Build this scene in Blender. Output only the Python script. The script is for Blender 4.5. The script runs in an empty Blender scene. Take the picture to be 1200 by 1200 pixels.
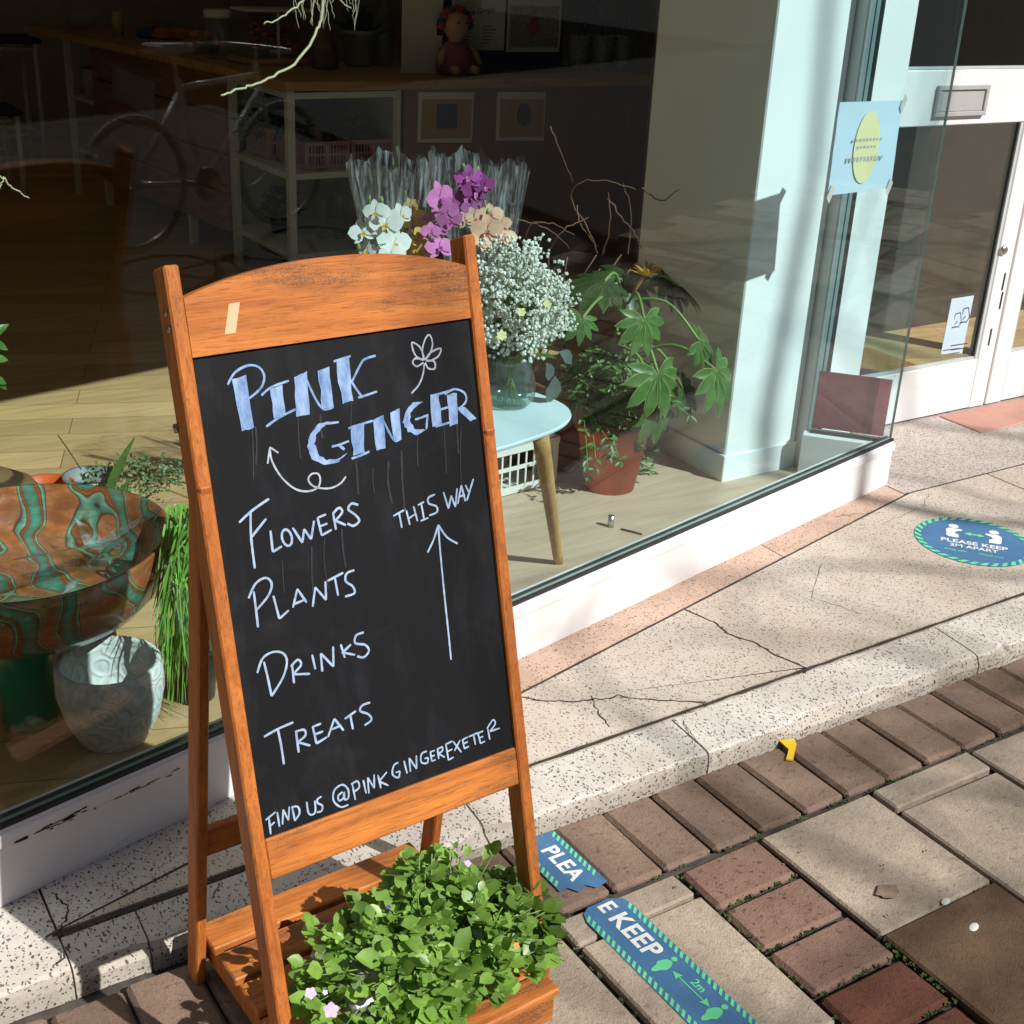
import bpy, math, random
from mathutils import Vector, Matrix, noise
R = math.radians
random.seed(7)
scene = bpy.context.scene
COL = scene.collection

# ------------------------------------------------------------------ camera
YAW, PITCH, ROLL, FPX, CAMZ = R(33.515), R(23.774), R(-2.846), 1524.5, 1.5
_f = Vector((math.sin(YAW)*math.cos(PITCH), math.cos(YAW)*math.cos(PITCH), -math.sin(PITCH)))
_r = Vector((math.cos(YAW), -math.sin(YAW), 0)); _d = _f.cross(_r)
c_, s_ = math.cos(ROLL), math.sin(ROLL)
CR, CD, CF = c_*_r + s_*_d, -s_*_r + c_*_d, _f
CPOS = Vector((0, 0, CAMZ))
cam_data = bpy.data.cameras.new('camera'); cam = bpy.data.objects.new('camera', cam_data); COL.objects.link(cam)
cam.matrix_world = Matrix(((CR.x, -CD.x, -CF.x, 0), (CR.y, -CD.y, -CF.y, 0), (CR.z, -CD.z, -CF.z, CAMZ), (0, 0, 0, 1)))
cam_data.sensor_width = 36; cam_data.lens = 36*FPX/1200; cam_data.clip_start = .05; cam_data.clip_end = 500
scene.camera = cam

# ------------------------------------------------------------------ light
SUN_AZ = R(116.3)   # direction the light travels in plan
SUN_TO = Vector((-math.cos(SUN_AZ)*math.cos(R(43)), -math.sin(SUN_AZ)*math.cos(R(43)), math.sin(R(43)))).normalized()
world = bpy.data.worlds.new('World'); scene.world = world; world.use_nodes = True
wn = world.node_tree; bg = wn.nodes['Background']
sky = wn.nodes.new('ShaderNodeTexSky'); sky.sky_type = 'NISHITA'; sky.sun_disc = False
sky.sun_elevation = R(43); sky.sun_rotation = math.atan2(SUN_TO.x, SUN_TO.y)
wn.links.new(sky.outputs[0], bg.inputs[0]); bg.inputs[1].default_value = 0.052
sd = bpy.data.lights.new('sun', 'SUN'); sd.energy = 4.7; sd.angle = R(0.53); sd.color = (1, .975, .94)
sun = bpy.data.objects.new('sun', sd); COL.objects.link(sun)
sun.rotation_euler = SUN_TO.to_track_quat('Z', 'Y').to_euler(); sun.location = (3, -6, 8)
vs = scene.view_settings; vs.view_transform = 'Standard'; vs.look = 'None'; vs.gamma = 1; vs.exposure = 0.30
scene.cycles.max_bounces = 10; scene.cycles.transparent_max_bounces = 24; scene.cycles.diffuse_bounces = 5

# ------------------------------------------------------------------ geometry helpers (a photo pixel cast on to a real plane)
def ray(x, y): return (CR*((x-600)/FPX) + CD*((y-600)/FPX) + CF)
def onz(x, y, z=0.0):
    d = ray(x, y); return CPOS + d*((z-CAMZ)/d.z)
def ony(x, y, Y):
    d = ray(x, y); return CPOS + d*(Y/d.y)
def onplane(x, y, p, n):
    d = ray(x, y); return CPOS + d*((p-CPOS).dot(n)/d.dot(n))
V = Vector
ZF = 0.055; ZT = 0.05
SD = V((math.cos(R(12.94)), math.sin(R(12.94)), 0)); SN = V((-SD.y, SD.x, 0))   # shopfront direction, direction into the shop
SA = V((0.246, 1.794, 0))
def shop(t, off, z): return SA + SD*t + SN*off + V((0, 0, z))
def onglass(x, y, off=.012): return onplane(x, y, SA + SN*off, SN)

class MB:
    def __init__(s): s.v = []; s.f = []; s.m = []; s.t = []; s.sm = []
    def add(s, vs, fs, mi=0, tint=1.0, smooth=False):
        o = len(s.v); s.v += [V(p) for p in vs]; s.t += [tint]*len(vs)
        for f in fs: s.f.append(tuple(i+o for i in f)); s.m.append(mi); s.sm.append(smooth)
    def hexa(s, p, mi=0, tint=1.0, bev=0.0):   # 8 corners: bottom 0..3 ccw, top 4..7
        if not bev:
            s.add(p, [(3,2,1,0),(4,5,6,7),(0,1,5,4),(1,2,6,5),(2,3,7,6),(3,0,4,7)], mi, tint); return
        p = [V(q) for q in p]
        nb = {0:(1,3,4),1:(0,2,5),2:(1,3,6),3:(0,2,7),4:(5,7,0),5:(4,6,1),6:(5,7,2),7:(4,6,3)}
        idx = {}; vs = []
        for i in range(8):
            a, b, c = nb[i]
            da, db, dc = [((p[j]-p[i]).normalized()*min(bev, (p[j]-p[i]).length*.45)) for j in (a, b, c)]
            for k, q in (((a,b), p[i]+da+db), ((a,c), p[i]+da+dc), ((b,c), p[i]+db+dc)):
                idx[(i, frozenset(k))] = len(vs); vs.append(q)
        faces = [(3,2,1,0),(4,5,6,7),(0,1,5,4),(1,2,6,5),(2,3,7,6),(3,0,4,7)]
        fs = []
        g = lambda i, a, b: idx[(i, frozenset((a, b)))]
        for f in faces: fs.append(tuple(g(f[k], f[k-1], f[(k+1) % 4]) for k in range(4)))
        done = set()
        for f in faces:
            for k in range(4):
                a, b = f[k], f[(k+1) % 4]
                if frozenset((a, b)) in done: continue
                done.add(frozenset((a, b)))
                oa = [j for j in nb[a] if j != b]; ob = [j for j in nb[b] if j != a]
                m = {}
                for x in oa:
                    for y in ob:
                        if y in nb[x]: m[x] = y
                x, y = oa
                fs.append((g(a,b,x), g(a,b,y), g(b,a,m[y]), g(b,a,m[x])))
        for i in range(8):
            a, b, c = nb[i]; fs.append((g(i,a,b), g(i,b,c), g(i,a,c)))
        s.add(vs, fs, mi, tint)
    def box(s, lo, hi, mi=0, tint=1.0, bev=0.0, fr=None):  # fr(a,b,c)->world
        fr = fr or (lambda a, b, c: V((a, b, c)))
        (a,b,c),(A,B,Cc) = lo, hi
        s.hexa([fr(a,b,c),fr(A,b,c),fr(A,B,c),fr(a,B,c),fr(a,b,Cc),fr(A,b,Cc),fr(A,B,Cc),fr(a,B,Cc)], mi, tint, bev)
    def tube(s, pts, rad, n=6, mi=0, tint=1.0, cap=True):
        pts = [V(p) for p in pts]; k = len(pts)
        rs = rad if isinstance(rad, (list, tuple)) else [rad]*k
        vs = []; up = None
        for i in range(k):
            d = (pts[min(i+1,k-1)] - pts[max(i-1,0)])
            d = d.normalized() if d.length > 1e-9 else V((0,0,1))
            if up is None: up = d.orthogonal().normalized()
            up = (up - d*up.dot(d)); up = up.normalized() if up.length > 1e-6 else d.orthogonal().normalized()
            w = d.cross(up)
            for j in range(n):
                a = 2*math.pi*j/n; vs.append(pts[i] + (up*math.cos(a) + w*math.sin(a))*rs[i])
        fs = []
        for i in range(k-1):
            for j in range(n): fs.append((i*n+j, i*n+(j+1)%n, (i+1)*n+(j+1)%n, (i+1)*n+j))
        if cap: fs += [tuple(range(n))[::-1], tuple((k-1)*n+j for j in range(n))]
        s.add(vs, fs, mi, tint, True)
    def lathe(s, c, prof, n=32, mi=0, tint=1.0, sx=1, sy=1, rot=0, rib=0, ribn=0, fn=None):
        vs = []; fs = []
        for (r, z) in prof:
            for j in range(n):
                a = 2*math.pi*j/n
                rr = r*(1 + (rib*math.cos(a*ribn) if ribn else 0))
                x, y = rr*math.cos(a)*sx, rr*math.sin(a)*sy
                p = V((c[0]+x*math.cos(rot)-y*math.sin(rot), c[1]+x*math.sin(rot)+y*math.cos(rot), c[2]+z))
                if fn: p = fn(p, a, r, z)
                vs.append(p)
        k = len(prof)
        for i in range(k-1):
            for j in range(n): fs.append((i*n+j, i*n+(j+1)%n, (i+1)*n+(j+1)%n, (i+1)*n+j))
        if prof[0][0] > 1e-6: fs.append(tuple(range(n))[::-1])
        s.add(vs, fs, mi, tint, True)
    def poly(s, pts, th=0, nrm=None, mi=0, tint=1.0):    # flat outline, extruded by th along -nrm
        pts = [V(p) for p in pts]; n = len(pts)
        if not th: s.add(pts, [tuple(range(n))], mi, tint); return
        b = [p - V(nrm)*th for p in pts]
        s.add(pts+b, [tuple(range(n)), tuple(range(n, 2*n))[::-1]] + [(i, n+i, n+(i+1)%n, (i+1)%n) for i in range(n)], mi, tint)
    def ribbon(s, pts, w, fr, th=.0004, mi=0, tint=1.0, jitter=.12):   # fr(p2d, off) -> world
        pts = [V((p[0], p[1])) for p in pts]
        L = []; Rr = []
        k = len(pts)
        for i in range(k):
            d = (pts[min(i+1,k-1)] - pts[max(i-1,0)])
            if d.length < 1e-9: d = V((1,0))
            d.normalize(); nn = V((-d.y, d.x)); ww = w*(1+random.uniform(-jitter, jitter))*.5
            if i in (0, k-1): ww *= .8
            L.append(pts[i]+nn*ww); Rr.append(pts[i]-nn*ww)
        vs = [fr(p, th) for p in L] + [fr(p, th) for p in Rr]
        s.add(vs, [(i, k+i, k+i+1, i+1) for i in range(k-1)], mi, tint)
    def leaf(s, base, tip_dir, nrm, ln, w, mi=0, tint=1.0, cup=.15, droop=.15):
        d = V(tip_dir).normalized(); nrm = V(nrm); side = d.cross(nrm)
        if side.length < 1e-5: side = d.orthogonal()
        side.normalize(); up = side.cross(d).normalized()
        b = V(base); vs = [b]
        for t, ww in ((.22, .62), (.5, 1.0), (.78, .72)):
            mid = b + d*ln*t - up*droop*ln*t*t
            vs += [mid + side*w*.5*ww + up*cup*w, mid, mid - side*w*.5*ww + up*cup*w]
        vs.append(b + d*ln - up*droop*ln)
        s.add(vs, [(0,2,1),(0,3,2),(1,2,5,4),(2,3,6,5),(4,5,8,7),(5,6,9,8),(7,8,10),(8,9,10)], mi, tint, True)
    def build(s, name, mats, parent=None, label=None):
        me = bpy.data.meshes.new(name)
        root = parent
        while root is not None and root.parent is not None: root = root.parent
        off = root.location if root is not None else V((0,0,0))
        me.from_pydata([tuple(p - off) for p in s.v], [], s.f)
        mats = mats if isinstance(mats, (list, tuple)) else [mats]
        for m in mats: me.materials.append(m)
        me.polygons.foreach_set('material_index', s.m); me.polygons.foreach_set('use_smooth', s.sm)
        at = me.attributes.new('tint', 'FLOAT', 'POINT'); at.data.foreach_set('value', s.t)
        me.update()
        o = bpy.data.objects.new(name, me); COL.objects.link(o)
        if parent is not None: o.parent = parent
        if label: o['label'] = label
        return o

def thing(name, loc, label, cat, group=None):
    o = bpy.data.objects.new(name, None); COL.objects.link(o); o.location = loc; o.empty_display_size = .05
    o['label'] = label; o['category'] = cat
    if group: o['group'] = group
    return o
def tag(o, label, cat, group=None):
    o['label'] = label; o['category'] = cat
    if group: o['group'] = group
    return o
def struct(o, kind='structure'): o['kind'] = kind; return o
def smooth_path(pts, n=6):      # Catmull-Rom through points of any dimension
    pts = [V(p) for p in pts]; out = []
    for i in range(len(pts)-1):
        p0, p1, p2, p3 = pts[max(i-1,0)], pts[i], pts[i+1], pts[min(i+2,len(pts)-1)]
        for k in range(n):
            t = k/n
            out.append(.5*((2*p1) + (p2-p0)*t + (2*p0-5*p1+4*p2-p3)*t*t + (3*p1-p0-3*p2+p3)*t**3))
    out.append(pts[-1]); return out

# ------------------------------------------------------------------ materials
def lin(c): return tuple(((x/255)/12.92 if x/255 < .04045 else ((x/255+.055)/1.055)**2.4) for x in c)
class NT:
    def __init__(s, name):
        s.m = bpy.data.materials.new(name); s.m.use_nodes = True; s.nt = s.m.node_tree; s.nt.nodes.clear()
        s.out = s.n('ShaderNodeOutputMaterial'); s.tc = s.n('ShaderNodeTexCoord')
    def n(s, t, **k):
        x = s.nt.nodes.new(t)
        for a, b in k.items(): setattr(x, a, b)
        return x
    def l(s, a, b): s.nt.links.new(a, b)
    def co(s, scale=(1,1,1), rot=(0,0,0)):
        mp = s.n('ShaderNodeMapping'); mp.inputs['Scale'].default_value = scale; mp.inputs['Rotation'].default_value = rot
        s.l(s.tc.outputs['Object'], mp.inputs['Vector']); return mp.outputs[0]
    def noise(s, scale, detail=4, rough=.55, co=None, dist=0):
        x = s.n('ShaderNodeTexNoise'); x.inputs['Scale'].default_value = scale; x.inputs['Detail'].default_value = detail
        x.inputs['Roughness'].default_value = rough; x.inputs['Distortion'].default_value = dist
        s.l(co if co is not None else s.tc.outputs['Object'], x.inputs['Vector']); return x.outputs['Fac']
    def ramp(s, fac, stops):
        x = s.n('ShaderNodeValToRGB'); e = x.color_ramp.elements
        while len(e) < len(stops): e.new(.5)
        for i, (p, c) in enumerate(stops):
            e[i].position = p; e[i].color = (c, c, c, 1) if isinstance(c, (int, float)) else (*c, 1)
        s.l(fac, x.inputs[0]); return x.outputs[0]
    def mix(s, fac, a, b, mode='MIX'):
        x = s.n('ShaderNodeMix', data_type='RGBA', blend_type=mode)
        for sock, v in ((x.inputs[0], fac), (x.inputs[6], a), (x.inputs[7], b)):
            if hasattr(v, 'links') or isinstance(v, bpy.types.NodeSocket): s.l(v, sock)
            elif isinstance(v, (int, float)): sock.default_value = v if sock == x.inputs[0] else (v, v, v, 1)
            else: sock.default_value = (*v, 1)
        return x.outputs[2]
    def math(s, op, a, b=0.0):
        x = s.n('ShaderNodeMath', operation=op)
        for sock, v in ((x.inputs[0], a), (x.inputs[1], b)):
            if isinstance(v, bpy.types.NodeSocket): s.l(v, sock)
            else: sock.default_value = v
        return x.outputs[0]
    def tint(s, col, amt=1.0):
        a = s.n('ShaderNodeAttribute'); a.attribute_name = 'tint'
        x = s.n('ShaderNodeVectorMath', operation='SCALE'); s.l(col, x.inputs[0]) if isinstance(col, bpy.types.NodeSocket) else None
        if not isinstance(col, bpy.types.NodeSocket): x.inputs[0].default_value = col
        s.l(a.outputs['Fac'], x.inputs['Scale']); return x.outputs[0]
    def bsdf(s, col, rough=.6, bump=None, bstr=.3, bdist=.002, metal=0, spec=.5, trans=0, coat=0, transmission=0, ior=1.45, tcol=None):
        b = s.n('ShaderNodeBsdfPrincipled')
        for k, v in (('Base Color', col), ('Roughness', rough), ('Metallic', metal), ('Specular IOR Level', spec), ('Coat Weight', coat), ('Transmission Weight', transmission), ('IOR', ior)):
            if isinstance(v, bpy.types.NodeSocket): s.l(v, b.inputs[k])
            else: b.inputs[k].default_value = (*v, 1) if isinstance(v, tuple) else v
        if bump is not None:
            bp = s.n('ShaderNodeBump'); bp.inputs['Strength'].default_value = bstr; bp.inputs['Distance'].default_value = bdist
            s.l(bump, bp.inputs['Height']); s.l(bp.outputs[0], b.inputs['Normal'])
        sh = b.outputs[0]
        if trans:
            t = s.n('ShaderNodeBsdfTranslucent'); tc = tcol if tcol is not None else col
            if isinstance(tc, bpy.types.NodeSocket): s.l(tc, t.inputs[0])
            else: t.inputs[0].default_value = (*tc, 1)
            mx = s.n('ShaderNodeMixShader'); mx.inputs[0].default_value = trans
            s.l(sh, mx.inputs[1]); s.l(t.outputs[0], mx.inputs[2]); sh = mx.outputs[0]
        s.l(sh, s.out.inputs[0]); return s.m
def plain(name, col, rough=.6, var=.25, vs_=8, bump=60, bstr=.15, tint=False, **k):
    t = NT(name); nz = t.noise(vs_, 5)
    f = t.ramp(nz, [(.3, 1-var), (.7, 1+var*.6)])
    c = t.mix(1.0, tuple(col), f, 'MULTIPLY')
    if tint: c = t.tint(c)
    return t.bsdf(c, rough, t.noise(bump, 3), bstr, **k)
def wood(name, light, dark, axis, scale=1.0, rough=.6, grain=26, worn=0.0, coat=.0, tint=False):
    t = NT(name); sc = [grain*scale]*3; sc[axis] = 1.2*scale
    co = t.co(tuple(sc)); g = t.noise(1.0, 8, .66, co, .9)
    sc2 = [150*scale]*3; sc2[axis] = 4*scale
    fine = t.noise(1.0, 4, .65, t.co(tuple(sc2)), .3)
    sc4 = [420*scale]*3; sc4[axis] = 26*scale
    pore = t.noise(1.0, 2, .5, t.co(tuple(sc4)))
    c = t.ramp(g, [(.34, tuple(dark)), (.50, tuple((a*.6+b*.4) for a, b in zip(light, dark))), (.64, tuple(light))])
    c = t.mix(t.ramp(fine, [(.36, .38), (.52, 0.0)]), c, tuple(x*.6 for x in dark))
    c = t.mix(t.ramp(pore, [(.34, .5), (.42, 0.0)]), c, tuple(x*.45 for x in dark))
    c = t.mix(t.ramp(t.noise(7, 4, .6), [(.42, .16), (.68, 0.0)]), c, tuple(x*.72 for x in dark))
    if worn:
        sc3 = [14*scale]*3; sc3[axis] = 3*scale
        w = t.noise(1.0, 6, .7, t.co(tuple(sc3)), .4)
        w2 = t.math('MULTIPLY', t.ramp(w, [(.50, 0.0), (.64, worn)]), t.ramp(t.noise(420, 2), [(.4, .35), (.6, 1.0)]))
        c = t.mix(w2, c, (.075, .045, .028))
    if tint: c = t.tint(c)
    return t.bsdf(c, rough, t.math('ADD', fine, pore), .35, .0012, coat=coat, spec=.35)
def terrazzo(name, base, chip, scale, thr, pick, stain=(.55,.5,.45), rough=.62, second=None):
    t = NT(name)
    dn = t.n('ShaderNodeTexNoise'); dn.inputs['Scale'].default_value = 55; t.l(t.tc.outputs['Object'], dn.inputs['Vector'])
    av = t.n('ShaderNodeVectorMath', operation='MULTIPLY_ADD'); t.l(dn.outputs['Color'], av.inputs[0]); av.inputs[1].default_value = (.016,.016,.016); t.l(t.tc.outputs['Object'], av.inputs[2])
    def chips(sc, th, pk, stretch, rotz):
        mp = t.n('ShaderNodeMapping'); mp.inputs['Scale'].default_value = stretch; mp.inputs['Rotation'].default_value = (0,0,rotz); t.l(av.outputs[0], mp.inputs['Vector'])
        vo = t.n('ShaderNodeTexVoronoi'); vo.inputs['Scale'].default_value = sc; t.l(mp.outputs[0], vo.inputs['Vector'])
        sx = t.n('ShaderNodeSeparateColor'); t.l(vo.outputs['Color'], sx.inputs[0])
        a = t.ramp(vo.outputs['Distance'], [(th-.05, 1.0), (th, 0.0)])
        return t.math('MULTIPLY', a, t.math('GREATER_THAN', sx.outputs[0], pk))
    big = t.noise(3.2, 6, .6); med = t.noise(26, 5, .65); fine = t.noise(260, 3, .6)
    b = t.mix(t.ramp(big, [(.38, .55), (.62, 0.0)]), tuple(base), tuple(base[i]*stain[i]*1.35 for i in range(3)))
    b = t.mix(t.ramp(med, [(.3, .4), (.6, 0.0)]), b, tuple(base[i]*stain[i]*1.2 for i in range(3)))
    b = t.mix(t.ramp(fine, [(.35, .35), (.6, 0.0)]), b, tuple(x*.6 for x in base))
    c1 = chips(scale, thr, pick, (1, .55, 1), .5); c2 = chips(scale*1.35, thr*.9, pick+.12, (.5, 1, 1), 2.1)
    b = t.mix(t.math('MULTIPLY', c2, .85), b, tuple(second or chip))
    b = t.mix(t.math('MULTIPLY', c1, .92), b, tuple(chip))
    b = t.tint(b)
    return t.bsdf(b, rough, t.math('ADD', med, t.math('MULTIPLY', fine, .6)), .35, .0015, spec=.35)

M = {}
M['wood_rail'] = wood('stained_wood_rail', lin((208,128,58)), lin((170,96,42)), 0, worn=.8)
M['wood_leg'] = wood('stained_wood_leg', lin((202,121,54)), lin((158,87,38)), 2, worn=.35)
M['chalkboard'] = None
t = NT('chalkboard_surface')
st = t.noise(1.0, 4, .6, t.co((26, 26, 2.2))); sm = t.noise(9, 5, .6, None, 1.5)
c = t.mix(t.ramp(st, [(.5, 0.0), (.75, .16)]), (.0075,.008,.0095), (.06, .065, .07))
c = t.mix(t.ramp(sm, [(.55, 0.0), (.8, .14)]), c, (.07, .07, .075))
M['chalkboard'] = t.bsdf(c, .6, t.noise(300, 2), .08, spec=.2)
t = NT('chalk_pen_ink'); c = t.ramp(t.noise(60, 4, .7, t.co((1, 1, .35))), [(.3, lin((84,116,160))), (.62, lin((150,176,212)))])
M['chalk_blue'] = t.bsdf(c, .85)
M['chalk_pale'] = plain('pale_chalk_pen', lin((158,178,202)), .85, .3, 90)
M['chalk_wash'] = plain('chalk_wash', (.021,.0225,.026), .7, .4, 60)
M['chalk_white'] = plain('chalk_line', lin((172,178,188)), .9, .35, 120)
M['tape'] = plain('peeled_tape_residue', lin((232,178,140)), .5, .1)
M['screw'] = plain('dull_screw_metal', (.35,.33,.3), .4, .2, metal=1.0)
M['kerb'] = terrazzo('kerb_stone', lin((208,201,192)), (.06,.06,.062), 165, .33, .32, second=(.12,.11,.1))
M['terrazzo'] = terrazzo('step_terrazzo', lin((204,193,179)), (.09,.08,.07), 180, .32, .36, second=(.22,.12,.085))
M['terrazzo_pink'] = terrazzo('step_terrazzo_pink', lin((202,174,156)), (.09,.07,.06), 180, .32, .42, second=(.26,.13,.09))
M['terrazzo_grey'] = terrazzo('lobby_terrazzo_grey', lin((196,186,178)), (.06,.06,.06), 190, .36, .25, second=(.15,.13,.12))
M['soil'] = plain('joint_soil', (.075,.062,.05), .95, .5, 40, 90, .6)
M['crack'] = plain('crack_dirt', (.05,.042,.035), .95, .4, 50)
def paver(name, a, b, dark, pit):
    t = NT(name); n1 = t.noise(9, 6, .65); n2 = t.noise(75, 5, .7); n3 = t.noise(330, 3, .6)
    c = t.ramp(n1, [(.32, tuple(a)), (.68, tuple(b))])
    c = t.mix(t.ramp(t.noise(2.6, 7, .7), [(.42, .38), (.62, 0.0)]), c, tuple(x*.62 for x in a))
    c = t.mix(t.ramp(t.noise(52, 6, .75, t.co((1, 1.6, 1), (0, 0, .7))), [(.56, 0.0), (.62, pit)]), c, tuple(dark))
    c = t.mix(t.ramp(n3, [(.35, .45), (.55, 0.0)]), c, tuple(x*.55 for x in a))
    c = t.tint(c)
    return t.bsdf(c, .8, t.math('ADD', n2, t.math('MULTIPLY', n3, .8)), .75, .003, spec=.28)
M['brick'] = paver('clay_paver', lin((126,104,89)), lin((150,127,110)), lin((84,66,56)), .65)
M['brick_red'] = paver('red_clay_paver', lin((128,100,86)), lin((152,122,106)), lin((76,56,47)), .85)
M['slab'] = paver('concrete_slab', lin((164,149,130)), lin((198,182,162)), lin((118,102,88)), .55)
M['slab_wet'] = paver('damp_concrete_slab', lin((92,72,54)), lin((120,96,74)), lin((60,45,34)), .35)
M['brick_wet'] = paver('damp_red_paver', lin((96,58,44)), lin((122,78,60)), lin((60,38,30)), .7)
M['moss'] = plain('joint_moss', (.06,.10,.02), .9, .6, 60)
M['asphalt'] = plain('asphalt', (.035,.034,.033), .9, .3, 20)
t = NT('white_gloss_paint')
mask = t.math('MULTIPLY', t.ramp(t.noise(1.0, 7, .75, t.co((9, 9, 60)), .8), [(.62, 0.0), (.68, 1.0)]), .55)
c = t.mix(t.ramp(t.noise(5, 5), [(.35, .25), (.65, 0.0)]), (.80,.79,.79), (.66,.64,.63)); c = t.mix(mask, c, (.33,.31,.3))
M['white_paint'] = t.bsdf(c, .35, t.noise(40, 3), .06)
M['scuff'] = plain('worn_paint_scuff', (.015,.014,.05), .5, .4, 200)
t = NT('door_paint')
c = t.mix(t.ramp(t.noise(4, 6, .65), [(.4, .22), (.62, 0.0)]), (.80,.785,.775), (.62,.60,.57)); c = t.mix(t.ramp(t.noise(1.0, 6, .75, t.co((14, 14, 70)), .6), [(.62, 0.0), (.7, .35)]), c, (.4,.37,.34))
M['door_paint'] = t.bsdf(c, .38, t.noise(30, 3), .08)
M['gasket'] = plain('black_rubber_gasket', (.03,.031,.033), .45, .3)
M['grey_frame'] = plain('grey_window_frame', (.5,.53,.52), .45, .08)
M['plaster'] = plain('white_plaster_paint', (.84,.84,.82), .7, .05, 4, 25, .05)
M['fascia'] = plain('fascia_paint', (.35,.34,.32), .5, .1)
M['maroon'] = plain('maroon_panel', (.72,.12,.15), .6, .15, 30)
M['floor_wood'] = None
t = NT('oak_floor_boards')
br = t.n('ShaderNodeTexBrick'); br.offset = .4; br.inputs['Scale'].default_value = 1; br.inputs['Mortar Size'].default_value = .0016
br.inputs['Brick Width'].default_value = 1.15; br.inputs['Row Height'].default_value = .14
br.inputs['Color1'].default_value = (.78,.78,.78,1); br.inputs['Color2'].default_value = (1.1,1.1,1.1,1); br.inputs['Mortar'].default_value = (.4,.36,.3,1)
t.l(t.co((1,1,1), (0,0,R(20))), br.inputs['Vector'])
g = t.noise(1.0, 6, .6, t.co((3, 34, 1), (0,0,R(20))), 1.0)
c = t.ramp(g, [(.3, lin((190,148,100))), (.7, lin((214,174,124)))]); c = t.mix(1.0, c, br.outputs['Color'], 'MULTIPLY')
M['floor_wood'] = t.bsdf(c, .42, g, .08)
t = NT('window_display_lining')
g = t.noise(1.0, 6, .6, t.co((3, 20, 1), (0,0,R(12))), 1.2); c = t.ramp(g, [(.3, lin((178,150,126))), (.7, lin((204,178,152)))])
M['floor_bed'] = t.bsdf(c, .5, g, .08)
M['wall_dark'] = plain('dark_shop_wall', (.5,.40,.32), .8, .2, 2)  # wall tone raised far above dark, to bounce sunlight on to the counter
M['ceiling_dark'] = plain('shop_ceiling', (.72,.70,.66), .9, .1)  # ceiling tone raised as well, for more bounced light inside
def schlick(t, f0):
    lw = t.n('ShaderNodeLayerWeight'); lw.inputs[0].default_value = .5
    return t.math('ADD', t.math('MULTIPLY', t.math('POWER', lw.outputs['Facing'], 5), 1-f0), f0)
t = NT('window_glass')
fr = schlick(t, .038)
gl = t.n('ShaderNodeBsdfGlossy'); gl.inputs['Roughness'].default_value = 0.0
tr = t.n('ShaderNodeBsdfTransparent'); tr.inputs[0].default_value = (.905,.985,.992,1)
mx = t.n('ShaderNodeMixShader'); t.l(fr, mx.inputs[0]); t.l(tr.outputs[0], mx.inputs[1]); t.l(gl.outputs[0], mx.inputs[2]); t.l(mx.outputs[0], t.out.inputs[0])
M['glass'] = t.m
M['glass_edge'] = plain('glass_edge', lin((150,166,158)), .2, .1)
def clear(name, col, milk, streak=None, gloss=.08, rough=.15, axis_scale=(1,1,1)):
    t = NT(name); tr = t.n('ShaderNodeBsdfTransparent'); tr.inputs[0].default_value = (*col, 1)
    fr = schlick(t, .045)
    gl = t.n('ShaderNodeBsdfGlossy'); gl.inputs['Roughness'].default_value = rough
    df = t.n('ShaderNodeBsdfTranslucent'); df.inputs[0].default_value = (.85,.88,.9,1)
    d2 = t.n('ShaderNodeBsdfDiffuse'); d2.inputs[0].default_value = (.85,.88,.9,1)
    m0 = t.n('ShaderNodeMixShader'); m0.inputs[0].default_value = .5; t.l(df.outputs[0], m0.inputs[1]); t.l(d2.outputs[0], m0.inputs[2])
    m1 = t.n('ShaderNodeMixShader')
    if streak: t.l(t.ramp(t.noise(streak, 4, .7, t.co(axis_scale)), [(.48, .015), (.72, milk)]), m1.inputs[0])
    else: m1.inputs[0].default_value = milk
    t.l(tr.outputs[0], m1.inputs[1]); t.l(m0.outputs[0], m1.inputs[2])
    m2 = t.n('ShaderNodeMixShader'); t.l(fr, m2.inputs[0]); t.l(m1.outputs[0], m2.inputs[1]); t.l(gl.outputs[0], m2.inputs[2])
    t.l(m2.outputs[0], t.out.inputs[0]); return t.m
M['cellophane'] = clear('cellophane_wrap', (.93,.94,.95), .6, 1.0, axis_scale=(75,75,3.5))
M['vase_glass'] = clear('ribbed_vase_glass', (.80,.88,.84), .06)
M['clear_film'] = clear('crumpled_clear_film', (.85,.95,.93), .95, 10)
def leafmat(name, a, b, trans=.28, rough=.38, ns=30):
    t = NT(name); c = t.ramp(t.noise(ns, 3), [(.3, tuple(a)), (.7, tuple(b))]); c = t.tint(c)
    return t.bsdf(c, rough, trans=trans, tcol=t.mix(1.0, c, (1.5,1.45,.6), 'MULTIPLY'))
M['leaf'] = leafmat('bedding_leaf', (.12,.24,.035), (.25,.42,.08))
M['leaf_dark'] = leafmat('dark_leaf', (.02,.05,.018), (.04,.085,.03), .15)
M['leaf_shop'] = leafmat('houseplant_leaf', (.06,.14,.03), (.11,.23,.05), .28)
M['leaf_edge'] = leafmat('variegated_leaf_edge', (.26,.32,.12), (.38,.42,.2), .25)
M['leaf_grass'] = leafmat('grass_blade', (.10,.22,.03), (.22,.40,.07), .3)
M['leaf_grey'] = leafmat('eucalyptus_leaf', (.06,.09,.075), (.1,.14,.12), .1)
M['leaf_amber'] = leafmat('young_amber_leaf', (.4,.2,.03), (.55,.32,.06), .25)
M['stem'] = plain('green_stem', (.16,.26,.06), .5, .2)
M['twig'] = plain('pale_dried_twig', (.55,.46,.3), .7, .2)
M['willow'] = plain('twisted_willow_twig', (.16,.07,.035), .7, .3)
M['bark'] = plain('street_tree_bark', (.12,.1,.085), .9, .3)
M['terracotta'] = plain('terracotta', lin((196,96,56)), .75, .25, 14)
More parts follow.
